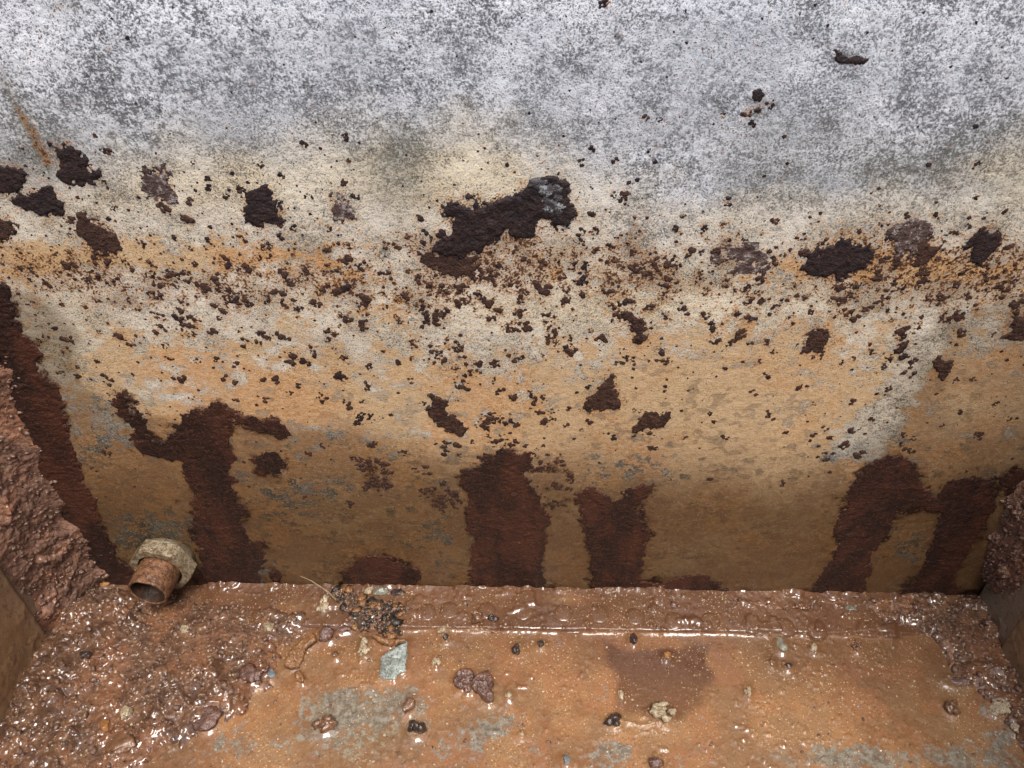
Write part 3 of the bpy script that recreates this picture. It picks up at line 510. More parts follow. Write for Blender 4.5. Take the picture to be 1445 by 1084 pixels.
def crust_on_wall(kind, poly, th, rag, seed):
    W = np.array([on_wall(*p) for p in poly]); res = 0.0006; pad = 0.004
    gx = np.arange(max(W[:, 0].min()-pad, -HW+0.0005), min(W[:, 0].max()+pad, HW-0.0005), res)
    gz = np.arange(max(W[:, 1].min()-pad, 0.0005), W[:, 1].max()+pad, res)
    x, z = np.meshgrid(gx, gz); s = rag*0.00047
    xx = x+(fbm(x, z, 110, 4, seed)-0.5)*s*3.0; zz = z+(fbm(x, z, 110, 4, seed+1)-0.5)*s*3.0
    d = sdf_poly(xx, zz, W)+(fbm(x, z, 260, 4, seed+2, 0.7)-0.5)*s*2.8+s*0.30
    th = th*0.00062
    lum = fbm(x, z, 300, 4, seed+3); f1, f2, val = worley(x, z, 420, seed)
    h = th*sstep(-0.0006, 0.0016, d)*(0.35+1.1*lum)+(0.35-f1)*0.45*th*sstep(0, 0.002, d)-np.where(d < 0, np.minimum(-d*1.3, 0.001), 0)
    if kind in ('run', 'scab'):                            # layered scale: plates with lifted lips
        p1, p2, pv = worley(x+(lum-0.5)*0.006, z, 95, seed+4); h = h+sstep(0.0003, 0.002, d)*(1.0 if kind == 'run' else 0.4)*(0.00045*(pv-0.4)+0.00025*sstep(0.12, 0.0, p2-p1))
    keep = ((d[:-1, :-1] > -0.0009)|(d[1:, 1:] > -0.0009)|(d[1:, :-1] > -0.0009)|(d[:-1, 1:] > -0.0009))
    co = np.stack([x, -(h+wall_height(x, z)+0.00004), z], -1).reshape(-1, 3)
    q = grid_faces(*x.shape, keep); co, q, _ = compact(co, q)
    return raw_mesh('rust_patch', co, q)
for i, (kind, poly, th, rag, lab) in enumerate(PATCH):
    nm = {'run': 'rust_run', 'zinc_chip': 'zinc_scale'}.get(kind, 'rust_patch')
    o = link(nm, crust_on_wall(kind, poly, th, rag, 300+i*7), M[kind], back_wall)
    if lab: o['label'] = lab

# small rust blisters: clusters of low domes
def dome_cluster(n, R, seed):
    r = np.random.default_rng(seed); co = []; q = []; t = []
    for k in range(n):
        rr = (0.0006+0.0009*r.random())*(0.9 if n > 4 else 1.0)
        if k == 0: cx = cz = 0
        else:
            a = r.random()*2*pi; d = R*math.sqrt(r.random()); cx, cz = d*cos(a), d*sin(a)*0.85
        m = 9; b = len(co); hh = rr*(0.10+0.14*r.random()); ph = r.random()*6
        wob = 1+0.34*(r.random(m)-0.5)*2
        for lev, (sr, sh) in enumerate(((1.05, -0.6), (1.0, 0.15), (0.72, 0.75))):
            for j in range(m):
                a = ph+2*pi*j/m; co.append((cx+rr*sr*wob[j]*cos(a), -hh*sh*(1+0.25*(r.random()-0.5)), cz+rr*sr*wob[j]*sin(a)))
        co.append((cx, -hh*(0.8+0.3*r.random()), cz))
        for l in (0, 1):
            for j in range(m):
                j2 = (j+1) % m; q.append((b+l*m+j, b+l*m+j2, b+(l+1)*m+j2, b+(l+1)*m+j))
        for j in range(m): t.append((b+2*m+j, b+2*m+(j+1) % m, b+3*m))
    return np.array(co), np.array(q), np.array(t)
def ragged_scab(R, seed):
    res = 0.00042 if R < 0.004 else 0.0005; g = np.arange(-R*1.45, R*1.45+res, res); x, z = np.meshgrid(g, g)
    o = seed*0.0371; r = np.random.default_rng(seed); el = 0.65+0.35*r.random()
    rad = np.hypot(x, z/el)/R
    d = np.full(x.shape, -1.0); nl = int(3+(R/0.0012)**1.75*1.1)
    for i in range(nl):
        a = r.random()*2*pi; q = R*math.sqrt(r.random())*0.95; rr = 0.00045+0.0013*r.random()**2*(1.25-q/R)
        d = np.maximum(d, rr-np.hypot(x-q*cos(a), z-el*q*sin(a)))
    d = d+(fbm(x+o, z, 600, 3, seed+1, 0.6)-0.5)*0.0016
    f1, f2, v = worley(x+o, z-o, 520, seed)
    h = 0.00034*sstep(-0.0003, 0.0008, d)*(0.5+0.9*fbm(x, z+o, 500, 2, seed+2))+0.00024*(0.5-f1)*sstep(0, 0.0008, d)-np.where(d < 0, np.minimum(-d, 0.0008), 0)
    keep = (d[:-1, :-1] > -0.0005)|(d[1:, 1:] > -0.0005)
    co = np.stack([x, -h, z], -1).reshape(-1, 3)
    if not keep.any(): keep[len(g)//2, len(g)//2] = True
    co, q, _ = compact(co, grid_faces(*x.shape, keep)); return co, q, np.zeros((0, 3), np.int64)
PROTO = {}; NP = 12
for cls, R in (('s', 0.0014), ('m', 0.0026), ('l', 0.0042), ('x', 0.0066)):
    PROTO[cls] = [(dome_cluster(1+k//3, 0.0010, 900+k), 0.0017) if cls == 's' else (ragged_scab(R, 950+k*5+ord(cls)), R) for k in range(NP)]
SPOT.sort(key=lambda s: -s[2])
meshes = {}
pile = {'s': [[], [], [], 0], 'b': [[], [], [], 0]}
for i, (px, py, r) in enumerate(SPOT):
    x, z = on_wall(px, py)
    if abs(x) > HW-0.004 or z > 0.4 or z < 0.003: continue
    rm = r*0.00046
    if py < 420: rm = r*0.00040
    cls = 's' if rm < 0.0014 else 'm' if rm < 0.0034 else 'l' if rm < 0.0054 else 'x'
    k = random.randrange(NP); (c, q, t), R = PROTO[cls][k]; sc = rm/R*(1.12 if cls != 's' else 1.0); a = random.random()*2*pi
    y = -float(wall_height(np.array(x), np.array(z)))-0.00005
    mat = 'scab' if py < 345 and random.random() < 0.7 else ('scab_brown' if random.random() < 0.9 else 'scab')
    if i < 300:
        key = (cls, k, mat)
        if key not in meshes: meshes[key] = raw_mesh('rust_spot', c, q, t)
        o = link('rust_spot', meshes[key], M[mat], back_wall, (x, y, z), (0, a, 0)); o.scale = (sc, min(sc, 1.1), sc*random.uniform(0.8, 1.0))
    else:
        P = pile['s' if mat == 'scab' else 'b']
        cc = c*sc; rot = np.stack([cc[:, 0]*cos(a)-cc[:, 2]*sin(a)+x, cc[:, 1]+y, cc[:, 0]*sin(a)+cc[:, 2]*cos(a)+z], -1)
        P[0].append(rot); P[1].append(q+P[3]); P[2].append(t+P[3]); P[3] += len(c)
for k, P in pile.items():
    if P[3]: tag(link('rust_speckle', raw_mesh('rust_speckle', np.concatenate(P[0]), np.concatenate(P[1]), np.concatenate(P[2])), M['scab' if k == 's' else 'scab_brown'], back_wall), kind='stuff')

# ------------------------------------------------------------------ floor
DEB = []     # footprints (x, y, r) of things standing in the water film; filled before the floor is built
def F(px, py): return on_floor(px, py, 0.001)
ITEMS = [    # shape, material, photo px, py, half width px, half depth px, height factor, name, label, category
 ('rock', 'brown', 579, 995, 11, 11, .8, 'pebble', 'round brown pebble in the film below the grey flake', 'pebble'),
 ('cluster', 'dark', 588, 1031, 12, 9, .9, 'stone', 'glossy black knobbly stone near the lower edge', 'stone'),
 ('cluster', 'brown', 457, 1023, 15, 10, .8, 'stone', 'dark brown two-lobed stone on the bare grey patch', 'stone'),
 ('cluster', 'dark', 866, 1018, 11, 8, .7, 'rust_crumb', 'black rust crumb at the left end of the short wet ridge', 'crumb'),
 ('crumb', 'cream', 936, 1008, 18, 11, .9, 'scale_crumb', 'cream crumb of lime scale on the dark floor patch edge', 'crumb'),
 ('rock', 'dark', 893, 902, 8, 8, .9, 'bead', 'round black bead against the edge of the riveted strip', 'bead'),
 ('flake', 'grey', 1102, 911, 9, 10, .3, 'flake', 'shiny pale flake at the right end of the strip edge', 'flake'),
 ('crumb', 'cream', 616, 935, 7, 6, .7, 'crumb', 'small pale crumb right of the grey metal flake', 'crumb'),
 ('rock', 'cream', 625, 891, 8, 6, .7, 'pebble', 'pale pebble on the strip edge above a small dark pebble', 'pebble'),
 ('rock', 'dark', 629, 901, 6, 5, .8, 'pebble', 'small dark pebble touching the pale pebble at the strip edge', 'pebble'),
 ('cluster', 'dark', 730, 916, 9, 8, .8, 'pebble', 'dark glossy pebble just below the strip edge', 'pebble'),
 ('rock', 'dark', 763, 910, 7, 5, .7, 'pebble', 'small black pebble right of the dark glossy pebble', 'pebble'),
 ('cluster', 'brown', 672, 876, 13, 11, .7, 'clod', 'brown clod sitting on the riveted strip', 'clod'),
 ('cluster', 'dark', 695, 875, 10, 6, .6, 'clod', 'dark clod right of the brown clod on the strip', 'clod'),
 ('rock', 'cream', 381, 890, 9, 9, .9, 'pebble', 'cream angular pebble left of the wood scrap', 'pebble'),
 ('flake', 'flake', 355, 958, 24, 14, .35, 'rust_slab', 'wet brown rust slab at the edge of the left sludge', 'rust slab'),
 ('rock', 'bead', 383, 953, 7, 7, .6, 'pebble', 'shiny bluish pebble beside the rust slab', 'pebble'),
 ('flake', 'flake', 293, 1012, 22, 17, .35, 'rust_slab', 'wet rust slab lying low in the left sludge', 'rust slab'),
 ('flake', 'brown', 168, 1052, 26, 18, .3, 'rust_slab', 'flat brown slab nearest the lower edge in the left sludge', 'rust slab'),
 ('flake', 'orange', 148, 822, 10, 8, .4, 'chip', 'orange chip lying in the sludge left of the pipe', 'chip'),
 ('rock', 'cream', 183, 1010, 9, 8, .8, 'pebble', 'cream pebble in the middle of the left sludge', 'pebble'),
 ('rock', 'orange', 153, 1028, 8, 8, .8, 'pebble', 'orange pebble left of the cream pebble in the sludge', 'pebble'),
 ('rock', 'dark', 131, 940, 9, 7, .8, 'pebble', 'black pebble in the sludge near the left wall', 'pebble'),
 ('rock', 'cream', 264, 894, 9, 8, .7, 'pebble', 'pale pebble in the sludge below the pipe mouth', 'pebble'),
 ('rock', 'brown', 190, 862, 11, 9, .8, 'pebble', 'brown pebble directly under the pipe mouth', 'pebble'),
 ('flake', 'cream', 1407, 1000, 18, 11, .4, 'stone', 'large pale glossy stone at the right floor edge', 'stone'),
 ('cluster', 'brown', 1343, 1000, 9, 10, .8, 'pebble', 'rust brown pebble left of the large pale stone', 'pebble'),
 ('flake', 'flake', 1350, 962, 22, 8, .3, 'flake', 'long thin brown flake at the edge of the right sludge', 'flake'),
 ('rock', 'cream', 1148, 915, 7, 6, .7, 'pebble', 'cream pebble right of the shiny pale flake', 'pebble'),
 ('crumb', 'brown', 1209, 913, 8, 8, .6, 'crumb', 'brown crumb below the right end of the strip', 'crumb'),
 ('rock', 'brown', 1088, 934, 5, 6, .7, 'pebble', 'small round brown pebble below the shiny pale flake', 'pebble'),
 ('rock', 'dark', 1112, 941, 6, 4, .6, 'chip', 'tiny dark chip right of the small brown pebble', 'chip'),
 ('crumb', 'cream', 1055, 976, 5, 8, .8, 'crumb', 'upright cream crumb alone on the orange silt', 'crumb'),
 ('rock', 'orange', 941, 925, 7, 6, .6, 'chip', 'orange chip on the dark rectangular floor patch', 'chip'),
 ('rock', 'bead', 799, 1073, 7, 6, .9, 'bead', 'smooth blue grey bead at the lower edge', 'bead'),
 ('rock', 'flake', 925, 1078, 10, 8, .8, 'pebble', 'dark reddish pebble at the lower edge', 'pebble'),
 ('rock', 'cream', 718, 981, 5, 5, .8, 'crumb', 'white crumb right of the paired rust flakes', 'crumb'),
 ('rock', 'grey', 1200, 861, 8, 6, .7, 'pebble', 'grey green oval pebble in the right sludge', 'pebble'),
 ('rock', 'cream', 1430, 1030, 7, 6, .7, 'pebble', 'cream pebble at the lower right edge of the sludge', 'pebble'),
 ('crumb', 'cream', 457, 857, 9, 14, .8, 'crumb', 'long cream crumb left of the black leaf mould', 'crumb'),
 ('rock', 'grey', 537, 836, 13, 9, .8, 'stone', 'grey green stone behind the leaf mould against the wall', 'stone'),
 ('rock', 'cream', 521, 836, 7, 7, .8, 'pebble', 'cream pebble left of the grey green stone', 'pebble'),
 ('flake', 'dark', 560, 838, 14, 7, .5, 'flake', 'dark flake right of the grey green stone', 'flake'),
 ('crumb', 'cream', 515, 915, 10, 12, .6, 'crumb', 'pale crumb just left of the grey metal flake', 'crumb'),
 ('cluster', 'flake', 460, 895, 18, 11, .6, 'clod', 'wet brown clod between wood scrap and leaf mould', 'clod'),
 ('flake', 'flake', 480, 888, 16, 6, .4, 'flake', 'thin curled brown flake under the leaf mould', 'flake'),
 ('rock', 'brown', 474, 925, 6, 5, .7, 'pebble', 'small brown pebble right of the wood scrap', 'pebble'),
 ('rock', 'cream', 736, 1036, 4, 3, .7, 'crumb', 'tiny pale crumb on the silt low in the middle', 'crumb'),
 ('flake', 'cream', 876, 981, 4, 7, .3, 'chip', 'thin pinkish chip on the dark rectangular floor patch', 'chip'),
]
STRIP_Z = 0.0026
FLAKES = [ # traced flat pieces: polygon px, material, thickness, name, label, category
 (Z(420, 820, 6.775, [(1050, 590), (1052, 720), (1036, 800), (1030, 880), (980, 900), (930, 950), (850, 952), (775, 925), (798, 850), (805, 760), (850, 710), (920, 670), (1000, 620)]), 'zinc', 0.0017, 'metal_flake', 'pale grey green angular metal flake below the leaf mould', 'metal flake'),
 (Z(560, 920, 7.225, [(575, 330), (600, 260), (660, 195), (760, 198), (795, 260), (765, 320), (748, 430), (710, 440), (680, 400), (630, 390)]), 'flake', 0.0028, 'rust_flake', 'left one of two overlapping wet rust flakes', 'rust flake'),
 (Z(560, 920, 7.225, [(748, 350), (790, 290), (860, 240), (920, 222), (982, 290), (987, 360), (962, 400), (992, 440), (987, 520), (930, 542), (888, 510), (850, 460), (790, 420)]), 'flake', 0.0036, 'rust_flake', 'right purplish one of two overlapping wet rust flakes', 'rust flake'),
 (Z(360, 780, 3.565, [(150, 585), (180, 520), (240, 450), (300, 428), (314, 460), (262, 492), (242, 545), (215, 592), (182, 594)]), 'wood', 0.0030, 'wood_scrap', 'orange brown curled wood scrap on the silt', 'wood scrap'),
 (Z(360, 780, 3.565, [(200, 610), (225, 600), (250, 640), (240, 660), (212, 655)]), 'wood', 0.0018, 'wood_chip', 'small brown chip below the curled wood scrap', 'wood chip'),
 (Z(360, 780, 3.565, [(585, 440), (640, 440), (720, 455), (770, 470), (700, 480), (640, 470)]), 'wood', 0.0030, 'stick', 'short orange brown stick above the grey metal flake', 'stick'),
]
for it in ITEMS:
    x, y = F(it[2], it[3]); DEB.append((x, y-0.0005, 0.47*0.001*it[4]*0.85, 0.47*0.001*it[5]*1.1))
FPOLY = [[F(*p) for p in f[0]] for f in FLAKES]

FR = 0.0008
def floor_grain(X, Y): return np.stack([fbm(X, Y, 45, 5, 63, 0.6), fbm(X, Y, 14, 3, 64), fbm(X, Y, 60, 5, 65, 0.65)], -1).reshape(-1, 3)
fx = np.arange(-HW, HW+FR/2, FR); fy = np.concatenate([np.linspace(FRONT, -0.19, 60)[:-1], np.arange(-0.19, 0.0006, FR)])
X, Y = np.meshgrid(fx, fy); U, V = survey(X, Y, 0*X)
def meniscus(X, Y, base):
    m = np.zeros_like(X)
    for x, y, rx, ry in DEB:
        sel = (np.abs(X-x) < rx+0.008) & (np.abs(Y-y) < ry+0.008)
        a = X[sel]-x; b = Y[sel]-y; d = (np.hypot(a/rx, b/ry)-1)*min(rx, ry)
        m[sel] = np.maximum(m[sel], 0.0018*np.exp(-np.clip(d, 0, None)/0.0017))
    for P in FPOLY:
        P = np.array(P); sel = (X > P[:, 0].min()-0.008) & (X < P[:, 0].max()+0.008) & (Y > P[:, 1].min()-0.008) & (Y < P[:, 1].max()+0.008)
        d = -sdf_poly(X[sel], Y[sel], P); m[sel] = np.maximum(m[sel], 0.0020*np.exp(-np.clip(d, 0, None)/0.0018))
    return m
dap = np.clip(fbm(X, Y, 160, 3, 61)-0.5, 0, 1)
fz = (fbm(X, Y, 9, 2, 51)-0.5)*0.0016+(fbm(X, Y, 45, 3, 52)-0.5)*0.0009+(fbm(X, Y, 300, 3, 53)-0.5)*0.0004
fz += meniscus(X, Y, fz)
# water line that clings to the front edge of the strip
edge_y = -0.0318+(fbm(X, 0*X, 40, 3, 71)-0.5)*0.0014
SX0, SX1 = F(300, 880)[0], F(1262, 905)[0]
fz += 0.0016*np.exp(-np.abs(Y-edge_y)/0.0016)*(X > SX0+0.11)*(X < SX1)*sstep(0.35, 0.5, fbm(X, 0*X, 55, 2, 72)+0.12)
# short wet ridge on the dark patch
rx0, ry0 = F(868, 1021); rx1, ry1 = F(925, 1022)
fz += 0.0018*np.exp(-np.abs(Y-ry0-(fbm(X, 0*X, 120, 2, 73)-0.5)*0.003)/0.0012)*(X > rx0)*(X < rx1)
SCUM = sstep(0.6, 0.7, fbm(X, Y, 90, 4, 77))
fz += 0.0006*SCUM*(fbm(X, Y, 420, 2, 78)-0.3)
# small bubbles and grains in the film
f1, f2, val = worley(X, Y, 260, 81); sel = (val > 0.80)
fz += np.where(sel, 0.0009*np.clip(1-(f1/(0.14+0.9*(1-val)))**2, 0, 1), 0)*sstep(0.40, 0.62, fbm(X, Y, 60, 3, 83))
fz += 0.0012*np.clip(fbm(X, Y, 330, 2, 84)-0.66, 0, 1)*4*sstep(0.45, 0.6, fbm(X, Y, 26, 3, 85))*(Y > -0.19)
bare = 0.78*gauss(U, V, 510, 1015, 100, 50)+0.55*gauss(U, V, 380, 1060, 110, 36)+0.62*gauss(U, V, 690, 1030, 50, 50)+0.62*gauss(U, V, 850, 1065, 40, 40)+0.6*gauss(U, V, 1130, 1060, 120, 30)+0.62*gauss(U, V, 1390, 1050, 80, 40)+0.45*gauss(U, V, 480, 985, 50, 16)+0.4*gauss(U, V, 1260, 1075, 200, 20)+0.4*sstep(1090, 1200, V)
dark = 0.92*sstep(-9, 8, sdf_poly(U+(fbm(X, Y, 40, 4, 91)-0.5)*45, V+(fbm(X, Y, 40, 4, 92)-0.5)*45, [(862, 906), (1000, 908), (1004, 960), (990, 1000), (940, 1012), (872, 1014), (858, 985), (860, 940)]))*0.75
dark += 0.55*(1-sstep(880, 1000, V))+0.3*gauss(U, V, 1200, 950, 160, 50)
mudm = sstep(420, 250, U+(fbm(X, Y, 30, 3, 93)-0.5)*160+(V-900)*0.5)*0.9+sstep(1270, 1400, U-(V-860)*0.9+(fbm(X, Y, 30, 3, 94)-0.5)*120)*0.9
co = np.stack([X, Y, fz], -1).reshape(-1, 3)
q = grid_faces(*X.shape)
bv, bq = box_arrays(-HW-0.004, HW+0.004, FRONT, 0.0034, -0.006, -0.0035, len(co))
tone = np.clip(np.stack([bare, dark, mudm], -1), 0, 1).reshape(-1, 3)
floor = tag(link('floor', raw_mesh('floor', np.concatenate([co, bv]), np.concatenate([q, bq]), attrs={'tone': np.concatenate([tone, np.zeros((8, 3))]), 'grain': np.concatenate([floor_grain(X, Y), np.full((8, 3), 0.5)])}), M['floor']),
            'wet silted metal floor of the tank', kind='structure')
def floor_z(x, y):  # height of the silt surface
    i = int(np.clip(round((x+HW)/FR), 0, len(fx)-1)); j = int(np.argmin(np.abs(fy-y))); return float(fz[j, i])

# lap strip: the turned-in foot of the back wall, riveted to the floor
sx = np.arange(SX0-0.02, SX1+0.03, FR); sy = np.arange(-0.0335, -0.0004, FR)
X, Y = np.meshgrid(sx, sy); U, V = survey(X, Y, 0*X+STRIP_Z)
ed = -0.0308+(fbm(X, 0*X, 40, 3, 74)-0.5)*0.0012
top = STRIP_Z*sstep(-0.0010, 0.0006, Y-ed)+(fbm(X, Y, 60, 3, 101)-0.5)*0.0009+(fbm(X, Y, 330, 3, 102)-0.5)*0.0005
g1, g2, gv = worley(X, Y, 170, 109); top += (0.0014+0.0035*np.clip(1-(g1*1.3)**2, 0, 1)*gv)*np.exp(Y/0.0030)*np.clip(2.2*fbm(X, 0*Y, 45, 3, 103)-0.5, 0.1, 1)            # silt bead against the wall
f1, f2, val = worley(X, Y, 230, 104); top += np.where(val > 0.72, 0.0010*np.clip(1-(f1/(0.15+0.8*(1-val)))**2, 0, 1), 0)+0.0016*sstep(0.60, 0.74, fbm(X, Y, 70, 3, 107))
top -= 0.003*(sstep(SX0+0.004, SX0-0.018, X)+sstep(SX1, SX1+0.028, X))
t3 = np.stack([0.10*gauss(U, V, 640, 860, 40, 20), 0.62+0.4*fbm(X, Y, 40, 3, 105)-0.5*gauss(U, V, 420, 860, 30, 12)-0.6*gauss(U, V, 800, 845, 30, 8), 0.25*fbm(X, Y, 25, 2, 106)], -1)
co = np.stack([X, Y, top], -1).reshape(-1, 3)
strip = link('lap_strip', raw_mesh('lap_strip', co, grid_faces(*X.shape), attrs={'tone': np.clip(t3, 0, 1).reshape(-1, 3), 'grain': floor_grain(X, Y)}), M['floor'], floor)
strip['label'] = 'riveted lap strip along the foot of the back wall'
def rivet_mesh(seed):
    r = np.random.default_rng(seed); m = 20; co = []; q = []; t = []
    wob = 1+0.07*(r.random(m)-0.5)
    prof = ((1.12, -0.0012), (1.0, 0.0001), (0.92, 0.0005), (0.70, 0.0008), (0.35, 0.0009))
    for sr, h in prof:
        for j in range(m):
            a = 2*pi*j/m; co.append((0.0064*sr*wob[j]*cos(a), 0.0064*sr*wob[j]*sin(a), h+0.00025*(r.random()-0.5)))
    co.append((0, 0, 0.0009))
    for l in range(len(prof)-1):
        for j in range(m): q.append((l*m+j, l*m+(j+1) % m, (l+1)*m+(j+1) % m, (l+1)*m+j))
    for j in range(m): t.append(((len(prof)-1)*m+j, (len(prof)-1)*m+(j+1) % m, len(prof)*m))
    tone = np.tile([0.0, 0.8, 0.2], (len(co), 1))
    return raw_mesh('rivet', co, q, t, attrs={'tone': tone, 'grain': np.full((len(co), 3), 0.5)})
rv = [rivet_mesh(k) for k in range(4)]
for i, (px, py) in enumerate([(602, 864), (634, 861), (686, 862), (739, 863), (795, 865), (846, 867), (896, 870), (952, 876), (1002, 876), (1060, 881), (1108, 884), (1153, 889)]):
    x, y = on_floor(px, py, STRIP_Z); link('rivet', rv[i % 4], M['floor'], strip, (x, y, STRIP_Z-0.0002), (0, 0, i*1.3))

# ------------------------------------------------------------------ side walls and unseen front wall
def side_wall(name, sgn, label, g):
    ys = np.arange(-0.30, -0.0004, 0.0014); zz = np.concatenate([np.arange(0.0, 0.15, 0.0014), np.arange(0.15, TOP, 0.004)])
    ys = np.concatenate([np.linspace(FRONT, -0.305, 16), ys])
    Yg, Zg = np.meshgrid(ys, zz)
    lap = 0.0022*sstep(-0.0385, -0.0400, Yg)                      # side sheet laps over the turned corner of the back sheet
    h = lap+(fbm(Yg, Zg, 8, 2, 120+sgn)-0.5)*0.0012+(fbm(Yg, Zg, 200, 3, 121)-0.5)*0.0006+0.0010*sstep(0.60, 0.72, fbm(Yg, Zg, 90, 4, 125+sgn))*sstep(0.10, 0.0, Zg)*fbm(Yg, Zg, 300, 2, 127)
    co = np.stack([sgn*(HW-h), Yg, Zg], -1).reshape(-1, 3)
    tone = np.stack([np.clip(g+0.9*(fbm(Yg, Zg, 14, 3, 122)-0.5)+0.25*(Yg > -0.039), 0, 1), 0*Yg, 0*Yg], -1).reshape(-1, 3)
    q = grid_faces(*Yg.shape)
    bv, bq = box_arrays(min(sgn*(HW+0.0015), sgn*(HW+0.004)), max(sgn*(HW+0.0015), sgn*(HW+0.004)), FRONT, 0.0034, -0.006, TOP, len(co))
    me = raw_mesh(name, np.concatenate([co, bv]), np.concatenate([q, bq]), attrs={'tone': np.concatenate([tone, np.zeros((8, 3))])})
    return tag(link(name, me, M['side']), label, kind='structure')
side_wall('left_wall', -1, 'silt covered left side wall of the tank', 0.05)
side_wall('right_wall', 1, 'grey brown right side wall of the tank', 0.22)
bv, bq = box_arrays(-HW-0.004, HW+0.004, FRONT-0.004, FRONT-0.0005, -0.006, TOP)
tag(link('unseen_front_wall', raw_mesh('unseen_front_wall', bv, bq, smooth=False, attrs={'tone': np.full((8, 3), 0.4)}), M['side']), 'unseen front wall of the tank, set close to shade the back wall', kind='structure')

# ------------------------------------------------------------------ sludge on the floor and crust in the corners
def lumps(x, y, seed, big=95):
    wx = x+0.006*(fbm(x, y, 90, 3, seed)-0.5); wy = y+0.006*(fbm(x, y, 90, 3, seed+1)-0.5)
    f1, f2, v = worley(wx, wy, big, seed); g1, g2, v2 = worley(wx, wy, big*2.1, seed+5); h1, h2, v3 = worley(x, y, big*4.5, seed+9)
    dome = lambda f: np.clip(1-(f*1.35)**2, 0, 1)
    big_ = sstep(0.42, 0.62, fbm(x, y, 28, 3, seed+12))
    return (0.62*dome(f1)*np.clip(v*1.9-0.7, 0, 1)*(0.3+0.7*big_)+0.30*dome(g1)*np.clip(v2*1.7-0.5, 0, 1)*(0.45+0.55*big_)+0.13*dome(h1)*np.clip(v3*1.6-0.5, 0, 1)+0.45*fbm(x, y, 40, 5, seed+3, 0.55)-0.05)
def sludge(name, poly, hmax, seed, label, soft=0.014, thin=None, mat='mud', big=95):
    P = np.array([F(*p) for p in poly]); res = 0.00072
    x, y = np.meshgrid(np.arange(max(P[:, 0].min(), -HW), min(P[:, 0].max(), HW)+res, res), np.arange(P[:, 1].min(), min(P[:, 1].max()+res, -0.0003), res))
    x = np.clip(x, -HW+0.0001, HW-0.0001)
    d = sdf_poly(x+(fbm(x, y, 45, 4, seed)-0.5)*0.03, y+(fbm(x, y, 45, 4, seed+1)-0.5)*0.03, P)
    u, v = survey(x, y, 0*x)
    amp = hmax*sstep(-0.002, soft, d)
    if thin is not None: amp = amp*thin(u, v)
    lm = 0.12+1.15*lumps(x, y, seed+2, big); wl_ = 0.30+0.22*fbm(x, y, 18, 2, seed+7); lm = wl_+np.log1p(np.exp((lm-wl_)*30))/30   # water lies between the lumps
    h = amp*lm-0.0012+0.0018*sstep(-0.002, 0.003, d)
    keep = (h[:-1, :-1] > -0.0012) & (d[:-1, :-1] > -0.004)
    co = np.stack([x, y, h], -1).reshape(-1, 3); co, q, _ = compact(co, grid_faces(*x.shape, keep))
    return tag(link(name, raw_mesh(name, co, q), M[mat]), label, 'sludge', kind='stuff'), (x, y, h, d)
_, mudL = sludge('sludge', [(85, 826), (140, 822), (190, 838), (280, 834), (400, 838), (440, 852), (425, 885), (405, 920), (385, 960), (335, 1005), (300, 1030), (200, 1075), (60, 1180), (-160, 1220), (-120, 1110), (-40, 1040), (60, 880)], 0.0120, 150, 'wet lumpy brown sludge spread over the left floor corner', big=72,
    thin=lambda u, v: 0.42+0.58*np.clip(gauss(u, v, 270, 960, 110, 70)+gauss(u, v, 120, 830, 90, 50)+gauss(u, v, 60, 1000, 90, 90)+0.7*gauss(u, v, 150, 900, 60, 60), 0, 1))
_, mudR = sludge('sludge', [(1195, 846), (1290, 838), (1395, 832), (1420, 885), (1475, 985), (1540, 1120), (1460, 1060), (1405, 1010), (1375, 960), (1330, 915), (1270, 890), (1210, 882)], 0.0070, 170, 'wet pebbly brown sludge in the right floor corner', 0.010, big=85)
_, mudM = sludge('silt_bead', [(900, 838), (1000, 842), (1100, 842), (1210, 838), (1215, 862), (1100, 862), (1000, 860), (900, 852)], 0.0055, 190, 'lumpy silt bead along the foot of the back wall', 0.006)
_, mudN = sludge('leaf_mould', [(452, 832), (500, 828), (540, 834), (600, 836), (606, 850), (566, 862), (582, 880), (566, 892), (560, 906), (535, 908), (520, 884), (490, 888), (474, 872), (462, 850)], 0.0085, 200, 'gritty black and brown leaf mould heap against the wall foot', 0.008, mat='mould', big=120)

